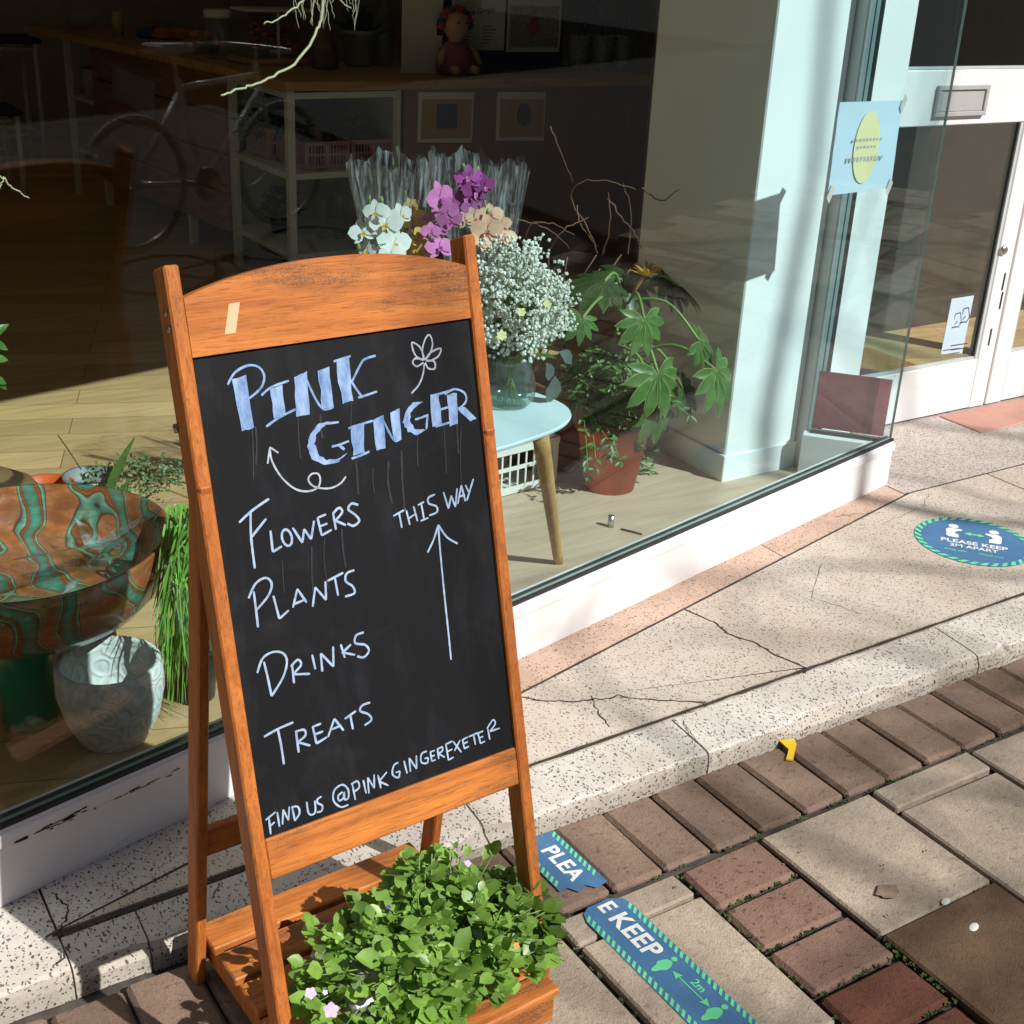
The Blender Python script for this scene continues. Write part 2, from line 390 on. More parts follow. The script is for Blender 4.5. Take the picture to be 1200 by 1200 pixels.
M['terracotta_dark'] = plain('old_terracotta', lin((120,62,42)), .8, .3, 14)
M['orange_pot'] = plain('orange_plastic_pot', lin((214,92,40)), .5, .1)
M['white_pot'] = None
t = NT('cast_concrete')
wv = t.n('ShaderNodeTexVoronoi'); wv.feature = 'F1'; wv.inputs['Scale'].default_value = 21
nd = t.n('ShaderNodeTexNoise'); nd.inputs['Scale'].default_value = 14; t.l(t.tc.outputs['Object'], nd.inputs['Vector'])
av = t.n('ShaderNodeVectorMath', operation='MULTIPLY_ADD'); t.l(nd.outputs['Color'], av.inputs[0]); av.inputs[1].default_value = (.05,.05,.05); t.l(t.tc.outputs['Object'], av.inputs[2])
t.l(av.outputs[0], wv.inputs['Vector'])
ringf = t.math('SINE', t.math('MULTIPLY', wv.outputs['Distance'], 24))
c = t.mix(t.ramp(ringf, [(.3, .45), (.8, 0.0)]), (.74,.72,.68), (.5,.49,.46)); c = t.mix(t.ramp(t.noise(40, 5), [(.4, .3), (.6, 0.0)]), c, (.42,.41,.39))
M['white_pot'] = t.bsdf(c, .85, ringf, .4, .002)
t = NT('marbled_glaze')
nd = t.n('ShaderNodeTexNoise'); nd.inputs['Scale'].default_value = 3.4; nd.inputs['Detail'].default_value = 2.5; t.l(t.tc.outputs['Object'], nd.inputs['Vector'])
av = t.n('ShaderNodeVectorMath', operation='MULTIPLY_ADD'); t.l(nd.outputs['Color'], av.inputs[0]); av.inputs[1].default_value = (.5,.5,.45); t.l(t.tc.outputs['Object'], av.inputs[2])
mp = t.n('ShaderNodeMapping'); mp.inputs['Scale'].default_value = (1.0,.55,1.5); mp.inputs['Rotation'].default_value = (.3,.35,.2); t.l(av.outputs[0], mp.inputs[0])
wv = t.n('ShaderNodeTexWave'); wv.inputs['Scale'].default_value = 2.6; wv.inputs['Distortion'].default_value = 3.4; wv.inputs['Detail'].default_value = 1.2; wv.inputs['Detail Scale'].default_value = 1.6; t.l(mp.outputs[0], wv.inputs[0])
c = t.ramp(wv.outputs['Fac'], [(.0, lin((172,98,56))), (.34, lin((186,118,76))), (.40, lin((60,40,30))), (.43, lin((66,142,122))), (.55, lin((136,178,144))), (.62, lin((58,40,30))), (.66, lin((160,92,50))), (.8, lin((140,76,40))), (.86, lin((50,130,112))), (1.0, lin((80,150,124)))])
c = t.mix(t.ramp(t.noise(22, 5, .7, t.co((1,1,3))), [(.45, .5), (.65, 0.0)]), c, lin((96,52,28)))
M['marble'] = t.bsdf(c, .22, t.noise(60, 3), .05, coat=.4)
t = NT('ringed_wood')
wv = t.n('ShaderNodeTexWave'); wv.wave_type = 'RINGS'; wv.rings_direction = 'SPHERICAL'; wv.inputs['Scale'].default_value = 22; wv.inputs['Distortion'].default_value = 1.2; t.l(t.tc.outputs['Object'], wv.inputs[0])
M['ringed'] = t.bsdf(t.ramp(wv.outputs['Fac'], [(.3, lin((64,44,30))), (.7, lin((122,92,62)))]), .6)
M['dark_wood'] = wood('dark_wood', lin((66,40,24)), lin((38,22,14)), 2, coat=0)
M['counter_wood'] = wood('counter_wood', lin((205,160,108)), lin((165,120,74)), 0, coat=0)
M['counter_front'] = wood('drawer_front_wood', lin((160,112,66)), lin((128,86,48)), 1, coat=0)
M['counter_panel'] = plain('counter_brown_panel', (.24,.13,.09), .7, .1)
M['white_metal'] = plain('white_metal', (.6,.6,.56), .5, .08)
M['crate_pink'] = plain('pink_plastic_crate', (.42,.22,.24), .55, .08)
M['crate_white'] = plain('cream_plastic_crate', (.75,.70,.64), .5, .08)
M['table_blue'] = plain('pale_blue_paint', lin((208,224,228)), .45, .03)
M['table_leg'] = wood('beech_leg', lin((206,160,100)), lin((178,130,76)), 2, coat=.1)
M['paper'] = plain('paper_white', (.72,.71,.68), .85, .05)
M['paper_blue'] = plain('pale_blue_paper', lin((206,224,238)), .8, .05, trans=.2)
M['paper_yellow'] = plain('printed_yellow_spot', lin((226,214,164)), .8, .1)
M['paper_lilac'] = plain('lilac_paper', lin((150,132,150)), .85, .1)
M['paper_kraft'] = plain('kraft_print', lin((176,140,86)), .85, .15)
M['print_dark'] = plain('print_dark', (.05,.05,.055), .8, .5, 60)
M['print_grey'] = plain('print_grey', (.35,.33,.32), .85, .5, 120)
M['print_red'] = plain('print_red', (.42,.12,.1), .85, .2, 60)
t = NT('sticker_blue'); c = t.mix(t.ramp(t.noise(90, 6, .75), [(.56, 0.0), (.7, .55)]), lin((68,112,152)), lin((130,150,160)))
c = t.mix(t.ramp(t.noise(12, 4), [(.4, .35), (.65, 0.0)]), c, lin((52,90,126))); M['sticker_blue'] = t.bsdf(c, .6, t.noise(200, 3), .1)
M['sticker_green'] = plain('sticker_green', lin((104,206,148)), .5, .12, 30)
M['sticker_white'] = plain('sticker_white', lin((226,226,222)), .5, .12, 50)
M['steel'] = plain('brushed_steel', (.55,.54,.52), .35, .1, metal=1.0)
M['dark_metal'] = plain('dark_metal', (.03,.03,.032), .4, .2, metal=.6)
M['yellow'] = plain('yellow_plastic', lin((236,186,30)), .4, .1)
M['petal_white'] = plain('orchid_white', (.88,.87,.82), .6, .08, 40, tint=True, trans=.25)
M['petal_yellow'] = plain('orchid_yellow', lin((222,176,72)), .6, .15, 40, tint=True, trans=.25)
M['petal_pink'] = plain('orchid_magenta', lin((216,124,186)), .6, .2, 60, tint=True, trans=.25)
M['petal_violet'] = plain('orchid_violet', lin((172,70,150)), .6, .2, 60, tint=True, trans=.2)
M['petal_peach'] = plain('orchid_peach', lin((240,196,164)), .6, .15, 40, tint=True, trans=.25)
M['gyp'] = plain('tiny_white_blossom', (.88,.87,.77), .7, .1, 40, tint=True, trans=.2)
M['viola'] = plain('viola_petal', lin((196,176,214)), .6, .2, 60, tint=True)
M['flower_orange'] = plain('orange_petal', lin((226,140,60)), .6, .2, 60)
M['flower_purple'] = plain('purple_petal', lin((84,48,130)), .6, .2, 60)
M['coir'] = plain('coir_mat', lin((176,112,52)), .95, .3, 50, 300, .8)
M['green_pot'] = plain('green_glazed_pot', lin((26,150,106)), .3, .2)
M['grey_pot'] = plain('grey_zinc', (.3,.3,.29), .45, .15, metal=.3)
M['bread'] = plain('bread_crust', lin((176,98,40)), .8, .4, 30)
M['ink_blue'] = plain('blue_cloth', (.05,.08,.16), .8, .2)
M['tyre'] = plain('cream_tyre_rubber', (.6,.57,.5), .7, .2)
M['bike_paint'] = plain('bicycle_paint', (.75,.76,.74), .25, .05)
M['skin_cloth'] = plain('doll_face_cloth', (.55,.32,.22), .8, .1)
M['red_cloth'] = plain('red_felt', (.42,.06,.05), .9, .2)
M['teal'] = plain('teal_plastic', (.02,.25,.22), .5, .1)

# ------------------------------------------------------------------ the setting: street
m = MB(); m.add([(-60,-60,-.02),(60,-60,-.02),(60,60,-.02),(-60,60,-.02)], [(0,1,2,3)]); struct(m.build('ground', M['soil']))
m = MB(); m.add([(-60,-40,-.016),(60,-40,-.016),(60,-.02,-.016),(-60,-.02,-.016)], [(0,1,2,3)]); struct(m.build('road', M['asphalt']))

def stone(mb, x0, y0, x1, y1, mi, tint, bev=.006, z=0.0, jit=.0022):
    j = lambda: random.uniform(-jit, jit)
    dz = random.uniform(-.0022, .0022)
    p = [(x0+j(), y0+j(), -.018),(x1+j(), y0+j(), -.018),(x1+j(), y1+j(), -.018),(x0+j(), y1+j(), -.018)]
    q = [(a, b, z+dz+random.uniform(-.001,.001)) for a, b, _ in p]
    mb.hexa(p+q, mi, tint, bev)
pav = MB(); G = .0062
# soldier course of clay pavers along the kerb
k = -40
while 1.852 + k*.1137 < 7.5:
    x = 1.852 + k*.1137
    stone(pav, x+G*.5, 1.389, x+.1137-G*.5, 1.583, 0, random.uniform(.82, 1.12), .007); k += 1
# clay columns and slabs below the course, pattern repeating along the pavement
def field(ox, wet=()):
    for r in range(12):
        y1 = 1.372 - r*.1155
        stone(pav, ox+1.302, y1-.1075, ox+1.486, y1, 1 if r not in wet else 4, random.uniform(.85, 1.15), .007)
    def sl(x0, y0, x1, y1, w=False):
        stone(pav, ox+x0+.002, y0, ox+x1-.002, y1, 3 if w else 2, random.uniform(.88, 1.08), .004)
    sl(1.036, 1.310, 1.292, 1.373)
    y = 1.300
    for r, h in enumerate((.332, .3, .34, .3)): sl(1.036, y-h+G, 1.292, y); y -= h
    y = 1.373
    for r, h in enumerate((.300, .29, .34, .3)): sl(.745, y-h+G, 1.026, y); y -= h
    y = 1.373
    for r, h in enumerate((.3, .3, .31, .3)): sl(1.496, y-h+G, 1.782, y, ox == 0 and r in (1, 2)); y -= h
    sl(1.791, 1.309, 2.071, 1.373)
    y = 1.299
    for r, h in enumerate((.36, .3, .31, .3)): sl(1.791, y-h+G, 2.071, y, ox == 0 and r in (1,)); y -= h
for i in range(-3, 6): field(i*1.335 if i else 0, (3, 4) if i == 0 else ())
struct(pav.build('pavement', [M['brick'], M['brick_red'], M['slab'], M['slab_wet'], M['brick_wet']]))
# moss in the joints
mo = MB()
def tuft(x, y, r):
    for _ in range(7):
        a = random.uniform(0, 6.28); q = V((x+random.gauss(0, r), y+random.gauss(0, r*.35), -.009+random.uniform(0,.004)))
        mo.leaf(q, (math.cos(a)*.6, math.sin(a)*.6, .8), (0,0,1), random.uniform(.003,.008), .004, tint=random.uniform(.5,1.3))
for r in range(1, 5):
    y = 1.372 - r*.1155 + .004
    for _ in range(13): tuft(random.uniform(1.30, 1.49), y, .003)
for _ in range(30): tuft(random.uniform(1.0, 2.4), 1.3805, .004)
for _ in range(24): tuft(1.297+random.uniform(-.003,.003), random.uniform(.95, 1.37), .003); tuft(1.491, random.uniform(.9, 1.1), .003)
for _ in range(14): tuft(random.uniform(1.5,1.78), 1.069, .003)
for _ in range(10): tuft(1.031, random.uniform(1.0,1.35), .003)
struct(mo.build('moss', M['moss']), 'stuff')

# the step: kerb stones, terrazzo slabs and joints
def lineA(x): return 1.689 + .2424*(x-.292)           # joint parallel to the shopfront
def lineB(x): return 1.689 + .028*(x-.292)*(1 if x < 1.2 else .62) + (.0 if x < 1.2 else .0097)
def sillY(x): return SA.y + (x-SA.x)*math.tan(R(12.94))
kb = MB()
segs = [(-3.0,-1.9),(-1.9,-.9),(-.9,-.3),(-.3,.3085),(.3112,.4275),(.4302,1.037),(1.041,1.548),(1.553,2.361),(2.365,3.3),(3.306,4.4),(4.406,5.6),(5.606,7.0)]
def kerb_front(x): return 1.588 + (.022 if x < .42 else 0.0) + (.02*max(0, (.9-x)/.5) if .42 <= x < .9 else 0)
for (a, b) in segs:
    n = max(3, int((b-a)/.012)); rows = []
    for i in range(n+1):
        x = a + (b-a)*i/n
        e = noise.noise(V((x*9, 3.1, 0)))*.006 + noise.noise(V((x*34, 1.1, 0)))*.004
        chip = max(0, noise.noise(V((x*2.3, 7.7, 0)))-.25)*.05
        if abs(x-1.04) < .06: chip += .03*(1-abs(x-1.04)/.06)
        if x > 2.0 and abs(x-2.25) < .22: chip += .018*max(0, noise.noise(V((x*16, 5, 0)))+.35)
        y0 = kerb_front(x); yb = (lineB(x) - .0048) if a > .31 else (sillY(x)+.03)
        zt = .046
        rows.append([(x, y0+e*.6, -.018), (x, y0+e*.5, .012), (x, y0+.001+e+chip*.5, .026-chip*.25), (x, y0+.003+e+chip*.8, .0335+e*.2), (x, y0+.0085+chip*1.0+e*.6, .0372), (x, y0+.026+chip*1.2, .0398), (x, yb-.006, zt+.001), (x, yb-.001, zt-.004), (x, yb, 0)])
    
    vs = [p for r_ in rows for p in r_]; w = 9
    tn = random.uniform(.95,1.05)
    kb.add(vs, [(i*w+j, (i+1)*w+j, (i+1)*w+j+1, i*w+j+1) for i in range(n) for j in range(3, w-1)] + [tuple(range(w))[::-1], tuple(n*w+j for j in range(w))], 0, tn)
    kb.add(vs, [(i*w+j, (i+1)*w+j, (i+1)*w+j+1, i*w+j+1) for i in range(n) for j in range(3)], 1, tn)
struct(kb.build('kerb', [M['kerb'], terrazzo('kerb_rough_face', lin((192,184,172)), (.05,.045,.04), 150, .34, .35, second=(.1,.09,.08), rough=.85)]))
st = MB()
def slab_poly(pts, mi, tint=1.0, z=ZT):
    st.poly([(x, y, z) for x, y in pts], .05, (0,0,1), mi, tint)
g = .0042
def strip_pts(f_lo, f_hi, x0, x1, n=10):
    xs = [x0+(x1-x0)*i/n for i in range(n+1)]
    return [(x, f_lo(x)+g) for x in xs] + [(x, f_hi(x)-g) for x in reversed(xs)]
# main slabs between the kerb joint and the oblique joint, split along two real cracks
crk1 = [(1.879,2.072),(1.902,1.985),(1.893,1.93),(1.921,1.87),(1.925,1.80),(1.946,1.728)]
crk2 = [(1.313,1.934),(1.36,1.884),(1.44,1.845),(1.5,1.83),(1.57,1.778),(1.654,1.722)]
def tri(x0, x1): return strip_pts(lineB, lineA, x0, x1)
slab_poly([(.318, 1.6948)] + [(x, lineB(x)+g) for x in (.6,.9,1.2,1.4,1.650)] + [(x-.002, y) for x, y in reversed(crk2[:-1])] + [(1.309, lineA(1.309)-g), (.8, lineA(.8)-g)], 0, 1.02)
slab_poly([(1.658, lineB(1.658)+g), (1.8, lineB(1.8)+g), (1.943, lineB(1.943)+g)] + [(x-.0022, y) for x, y in reversed(crk1)] + [(1.876, lineA(1.876)-g), (1.6, lineA(1.6)-g), (1.318, lineA(1.318)-g)] + [(x+.0022, y) for x, y in crk2[1:-1]], 0, .98)
far = lambda x: min(lineA(x), 2.335)
slab_poly([(1.949, lineB(1.949)+g), (2.6, lineB(2.6)+g), (3.297, lineB(3.297)+g)] + [(x, far(x)-g) for x in (3.297, 3.1, 2.957, 2.6, 2.2, 1.884)] + [(x+.0022, y) for x, y in crk1], 0, 1.0)
slab_poly([(3.303, lineB(3.303)+g), (7, lineB(7)+g), (7, 2.335-g), (3.303, 2.335-g)], 0, .97)
# pink border strip along the window, grey lobby floor before the door
for a, b in ((.3125, 1.05), (1.054, 2.3), (2.304, 2.93)):
    xs = [a+(b-a)*i/8 for i in range(9)]
    lo = (lambda x: max(lineA(x), lineB(x)) if x > .292 else lineB(x))
    slab_poly([(x, lo(x)+g) for x in xs] + [(x, sillY(x)+.04) for x in reversed(xs)], 1 if a > 1 else 3, random.uniform(.95,1.05))
slab_poly([(2.936, 2.335+g), (7, 2.335+g), (7, 2.90), (2.70, 2.90), (2.936, 2.45)], 2, 1.0)
struct(st.build('terrazzo_step', [M['terrazzo'], M['terrazzo_pink'], M['terrazzo_grey'], M['kerb']]))
m = MB(); m.add([(-3,1.66,.022),(7,1.66,.022),(7,2.9,.022),(2.7,2.9,.022),(2.7,2.39,.022),(-.3,1.7,.022)], [(0,1,2,3,4,5)])
struct(m.build('step_bed', M['soil']))
# hairline cracks filled with dirt
ck = MB()
def crack(pts, w, z=ZT+.0006):
    P = []
    for i in range(len(pts)-1):
        a, b = V(pts[i]), V(pts[i+1]); n = 7
        for j in range(n): P.append(a.lerp(b, j/n) + V((random.gauss(0,.0022), random.gauss(0,.0022))))
    P.append(V(pts[-1])); ck.ribbon(P, w, lambda p, o: V((p.x, p.y, z)), 0, 0, 1, .5)
crack(crk1, .0042); crack(crk2, .0036); crack([(1.456,1.86),(1.43,1.8),(1.418,1.745)], .0028); crack([(.325,1.785),(.34,1.73),(.312,1.69)], .003)
crack([(.32,1.66),(.29,1.62)], .003, .0475); crack([(2.36,2.1),(2.2,1.97),(2.25,1.85)], .0012); crack([(1.57,1.69),(1.54,1.62)], .002, .0468)
crack([(3.0,2.30),(2.9,2.24),(2.7,2.21)], .0012); crack([(2.62,2.31),(2.70,2.29),(2.76,2.27)], .002); crack([(.55,1.655),(.58,1.70)], .0016, .0468)
kp = smooth_path([(x, lineB(x)-.001, 0) for x in (.30,.6,.9,1.2,1.6,2.0,2.4,2.9,3.4,4.4,5.5,7.0)], 12)
ck.ribbon([V((p.x, p.y+.0012*noise.noise(V((p.x*20,0,0))))) for p in kp], .0078, lambda p, o: V((p.x, p.y, .0477)), 0, 0, 1, .3)
ck.ribbon([V((.292+(2.936-.292)*i/80, lineA(.292+(2.936-.292)*i/80)+.0008*random.uniform(-1,1))) for i in range(81)], .0062, lambda p, o: V((p.x, p.y, ZT-.0008)), 0, 0, 1, .25)
ck.ribbon([V((2.936+.05*i, 2.335)) for i in range(82)], .006, lambda p, o: V((p.x, p.y, ZT-.0008)), 0, 0, 1, .25)
struct(ck.build('step_cracks', M['crack']))
m = MB(); stone(m, 3.588, 2.59, 4.6, 2.772, 0, 1.0, .003, ZT+.006); struct(m.build('threshold_tile', plain('pink_tile', lin((178,132,116)), .6, .15)))

# ------------------------------------------------------------------ shop building
T1 = 2.772            # corner of the window along the shopfront
fl = MB(); fl.add([shop(-4,.03,ZF), shop(T1,.03,ZF), V((2.78,2.62,ZF)), V((2.80,2.83,ZF)), V((8,2.83,ZF)), V((8,10.5,ZF)), V((-4,10.5,ZF))], [tuple(range(7))])
struct(fl.build('shop_floor', M['floor_wood']))
bd = MB(); bd.add([shop(.80,.035,ZF+.004), shop(T1-.03,.035,ZF+.004), V((2.775,2.60,ZF+.004)), V((2.83,2.64,ZF+.004)), V((2.49,3.3,ZF+.004)), shop(1.3,.95,ZF+.004), shop(.80,.75,ZF+.004)], [tuple(range(7))])
struct(bd.build('window_display_floor', M['floor_bed']))
bl = thing('shop_building', (2.5, 6, 0), 'dark brown shop interior behind the big window, with fascia above', 'building')
w = MB()
w.box((-4.2,10.5,0),(8.2,10.7,3.2)); w.box((-4.2,0.6,0),(-4.0,10.5,3.2)); w.box((8.0,2.9,0),(8.2,10.5,3.2))
w.build('wall', M['wall_dark'], bl)
w = MB(); w.box((2.95,3.62,0),(8.0,3.72,3.0)); w.build('lobby_wall', plain('lobby_panelling', (.075,.05,.036), .6, .15), bl)  # dark partition added so the view through the door stays dark
w = MB(); w.poly([(-4.2,.4,3.0),(8.2,2.6,3.0),(8.2,10.7,3.0),(-4.2,10.7,3.0)], .15, (0,0,-1)); w.build('ceiling', M['ceiling_dark'], bl)
w = MB(); w.box((-4.3, 0.0, 2.2),(T1, .12, 3.6), fr=shop); w.hexa([(2.80,2.42,2.2),(8.2,2.66,2.2),(8.2,2.9,2.2),(2.80,2.9,2.2),(2.80,2.42,3.6),(8.2,2.66,3.6),(8.2,2.9,3.6),(2.80,2.9,3.6)]); w.build('fascia', M['fascia'], bl)
w = MB(); w.box((-9, .02, 3.601),(T1+2, .3, 10.5), fr=shop); w.hexa([(4.6,2.9,3.601),(14,2.9,3.601),(14,3.2,3.601),(4.6,3.2,3.601),(4.6,2.9,10.5),(14,2.9,10.5),(14,3.2,10.5),(4.6,3.2,10.5)]); w.build('upper_wall', plain('upper_brick_wall', (.22,.14,.11), .85, .2), bl)  # unseen upper storeys, added to block sky light from behind the shopfront
ob = thing('opposite_building', (0,-14,0), 'brown brick terrace across the street, seen only as shade', 'building'); w = MB(); w.box((-22,-20,0),(26,-14,8.6)); w.build('wall', plain('opposite_brick', (.2,.13,.1), .85, .2), ob)  # unseen block, added to cut the sky light reaching the street
w = MB(); w.hexa([(-22,-20.2,8.601),(26,-20.2,8.601),(26,-13.8,8.601),(-22,-13.8,8.601),(-22,-17.2,10.4),(26,-17.2,10.4),(26,-16.8,10.4),(-22,-16.8,10.4)]); w.build('roof', M['asphalt'], ob)

sw = thing('shop_window', shop(1.2, 0, ZT), 'large glass shop window with low white painted base and glass corner', 'window')
m = MB(); m.box((-4.2, 0, ZT-.005), (T1, .05, .188), fr=shop, bev=.003); m.box((-4.2, -.005, .158), (T1+.003, 0.0015, .181), fr=shop, bev=.002)
RB = V((2.785,2.60,0)); RA = shop(T1, 0, 0); rd = (RB-RA); rl = rd.length; rd.normalize(); rn = V((rd.y, -rd.x, 0))
retf = lambda a, b, c: RA + rd*a + rn*b + V((0,0,c))
m.box((.051, -.05, ZT-.005), (rl+.02, 0.0, .187), fr=retf, bev=.003)
sill = m.build('sill', M['white_paint'], sw)
m = MB(); m.box((-4.2, .002, .1882), (T1-.002, .03, .1955), fr=shop); m.box((.032, -.03, .1875), (rl, -.004, .1952), fr=retf); m.build('gasket', M['gasket'], sill)
m = MB()      # worn scuffs along the top moulding
for i in range(46):
    t0 = random.uniform(-.25, .33) if i > 14 else random.gauss(.11, .035); ln = random.uniform(.006, .03) if i > 14 else random.uniform(.01,.03); z = .158 + random.gauss(0, .0016) + (.006 if i <= 14 else 0)*random.random()
    m.poly([shop(t0, -.0056, z), shop(t0+ln, -.0056, z+random.uniform(-.001,.001)), shop(t0+ln*.9, -.0056, z+random.uniform(.0012,.004)), shop(t0+.1*ln, -.0056, z+.0015)])
m.build('scuff_marks', M['scuff'], sill)
def pane(lo, hi, fr, name):
    m = MB(); (a,b,c),(A,B,Cc) = lo, hi
    p = [fr(a,b,c),fr(A,b,c),fr(A,B,c),fr(a,B,c),fr(a,b,Cc),fr(A,b,Cc),fr(A,B,Cc),fr(a,B,Cc)]
    m.add(p, [(0,1,5,4),(2,3,7,6)], 0); m.add(p, [(3,2,1,0),(4,5,6,7),(1,2,6,5),(3,0,4,7)], 1)
    return m.build(name, [M['glass'], M['glass_edge']], sw)
pane((-4.2, .010, .1956), (T1-.004, .018, 2.22), shop, 'glass_pane')
pane((.030, -.0165, .1953), (rl, -.0085, 2.22), retf, 'glass_pane')
m = MB(); m.box((2.772, 2.601, ZF), (2.80, 2.66, 2.2), bev=.003); m.box((2.805,2.605,ZF),(2.822,2.66,2.2), bev=.002)
m.build('window_frame', M['grey_frame'], sw)
m = MB(); m.box((2.8005, 2.6035, ZF), (2.8045, 2.64, 2.2)); m.box((2.823, 2.607, ZF), (2.840, 2.66, 2.2)); m.build('frame_gasket', M['gasket'], sw)
m = MB(); m.box((.035, .0025, .196), (rl-.004, .0055, .372), fr=retf); tag(m.build('maroon_panel', M['maroon']), 'maroon board fixed low along the glass corner beside the door', 'panel')
# inner upstand at the corner, seen as a pale grey slab below the maroon board
co = thing('column', (2.66, 2.88, ZF), 'white plastered column inside the window beside the plant', 'column')
m = MB(); m.box((2.489, 2.642, ZF), (2.7705, 3.13, 3.0), bev=.004); m.build('shaft', M['plaster'], co)
m = MB(); m.box((2.483, 2.634, ZF), (2.7708, 2.6415, ZF+.085), bev=.002); m.box((2.481, 2.6345, ZF), (2.4885, 3.13, ZF+.085), bev=.002); m.build('skirting', M['plaster'], co)
m = MB(); m.box((2.772, 2.662, ZF), (3.03, 2.82, 2.2)); jw = m.build('door_jamb', M['plaster'], bl)

# ------------------------------------------------------------------ doors
DY = 2.78
def door(x0, x1, left_stile, right_stile, label):
    d = thing('shop_door', (x0, DY, ZT), label, 'door', 'pair of glazed shop doors')
    L, Rr = x0+left_stile, x1-right_stile
    m = MB(); m.box((x0,DY,ZT+.004),(L,DY+.045,2.19), bev=.003); m.box((Rr,DY,ZT+.004),(x1,DY+.045,2.19), bev=.003); m.build('stile', M['door_paint'], d)
    m = MB(); m.box((L,DY+.001,ZT+.006),(Rr,DY+.044,.235), bev=.003); m.build('kick_panel', M['door_paint'], d)
    m = MB(); m.box((L,DY+.001,1.032),(Rr,DY+.044,1.196), bev=.003); rail = m.build('middle_rail', M['door_paint'], d)
    m = MB(); m.box((L,DY+.001,2.06),(Rr,DY+.044,2.188), bev=.003); m.build('top_rail', M['door_paint'], d)
    for z0, z1 in ((.236, 1.031), (1.197, 2.059)):
        m = MB(); p = [(L,DY+.018,z0),(Rr,DY+.018,z0),(Rr,DY+.024,z0),(L,DY+.024,z0),(L,DY+.018,z1),(Rr,DY+.018,z1),(Rr,DY+.024,z1),(L,DY+.024,z1)]
        m.add(p, [(0,1,5,4),(2,3,7,6)]); gp = m.build('glass_pane', M['glass'], d)
        m = MB(); m.box((Rr-.014,DY+.004,z0),(Rr-.001,DY+.017,z1)); m.box((L+.001,DY+.004,z0),(L+.008,DY+.017,z1)); m.box((L+.009,DY+.006,z0+.0005),(Rr-.015,DY+.017,z0+.008)); m.build('glazing_bead', M['grey_frame'], gp)
        m = MB(); m.box((Rr-.019,DY+.010,z0+.0085),(Rr-.0145,DY+.0172,z1)); m.build('seal', M['gasket'], gp)
    return d, rail
d1, rail1 = door(3.05, 3.832, .034, .078, 'white glazed shop door with letterbox in its middle rail')
lb = MB()
for (lo, hi) in (((3.305,DY-.012,1.060),(3.538,DY+.0005,1.074)), ((3.305,DY-.012,1.138),(3.538,DY+.0005,1.152)), ((3.305,DY-.0118,1.0742),(3.320,DY+.0004,1.1378)), ((3.523,DY-.0118,1.0742),(3.538,DY+.0004,1.1378)), ((3.3205,DY-.006,1.0745),(3.5225,DY+.0003,1.1375))): lb.box(lo, hi, bev=.0015)
lb.build('letterbox', plain('satin_letterbox_metal', (.42,.41,.40), .4, .12), rail1)
m = MB(); c = ony(1176, 293, DY-.002); m.lathe((0,0,0), [(0,.010),(.012,.010),(.016,.006),(.017,0)], 20)
m.v = [V((c.x+p.x, DY-p.z, c.z+p.y)) for p in m.v]; m.build('lock', M['steel'], d1)
m = MB()
for px, py in ((1176,330),(1173,352),(1160,395)):
    c = ony(px, py, DY); m.box((c.x-.004, DY-.0015, c.z-.03), (c.x+.004, DY+.0005, c.z+.03))
m.build('keeper_slot', M['gasket'], d1)
d2, rail2 = door(3.842, 4.62, .085, .08, 'white glazed shop door cut by the right edge of the photo')
m = MB(); q = [ony(*p, DY-.003) for p in ((1121,352),(1147,348),(1133,416),(1108,417))]
m.poly(q, .002, (0,-1,0)); pn = m.build('door_notice', M['paper_blue']); tag(pn, 'pale blue hygiene notice stuck inside the lower door glass', 'notice')
pn.location.y = .02
m = MB()
for a, b in (((1128,362),(1134,360)),((1134,360),(1135,371)),((1135,371),(1131,378)),((1127,374),(1131,370)),((1128,362),(1127,368))):
    m.ribbon([(ony(*a,DY).x, ony(*a,DY).z), (ony(*b,DY).x, ony(*b,DY).z)], .006, lambda p, o: V((p.x, DY-.0036, p.y)), 0)
m.box((ony(1124,376,DY).x, DY-.0037, ony(1124,376,DY).z-.008), (ony(1131,376,DY).x, DY-.0031, ony(1131,376,DY).z))
for yy in (405, 410): m.ribbon([(ony(1113,yy,DY).x, ony(1113,yy,DY).z), (ony(1133,yy-3,DY).x, ony(1133,yy-3,DY).z)], .005, lambda p, o: V((p.x, DY-.0036, p.y)), 0)
m.build('notice_print', M['print_dark'], pn)
m = MB(); m.box((3.1,2.86,ZF),(3.95,3.45,ZF+.016), bev=.004); tag(m.build('door_mat', M['coir']), 'brown coir mat on the floor just inside the door', 'mat')
m = MB(); m.tube([(2.86,2.63,.33),(2.862,2.628,.25),(2.858,2.63,.2)], .0022, 5); tag(m.build('hanging_cord', M['white_metal']), 'thin white cord hanging before the maroon panel', 'cord')

# ------------------------------------------------------------------ paper notice on the glass
q = [onglass(*p, -.001) for p in ((994,121),(1067,119),(1053,222),(979,231))]
pp = thing('paper_notice', q[0], 'pale blue poster with yellow oval taped inside the window glass', 'poster')
off = SN*.021
gx = 8; gy = 6; m = MB(); vs = []
for j in range(gy+1):
    for i in range(gx+1):
        a, b = i/gx, j/gy
        p = q[0].lerp(q[1], a).lerp(q[3].lerp(q[2], a), b)
        vs.append(p + off + SN*(.0015+.0035*noise.noise(V((a*3, b*3, 2)))**2))
m.add(vs, [(j*(gx+1)+i, j*(gx+1)+i+1, (j+1)*(gx+1)+i+1, (j+1)*(gx+1)+i) for j in range(gy) for i in range(gx)], 0, 1, True)
m.build('sheet', M['paper_blue'], pp)
uP = (q[1]-q[0]); vP = (q[3]-q[0]); P2 = lambda a, b, o=.0: q[0] + uP*a + vP*b + off - SN*(.0012+o)
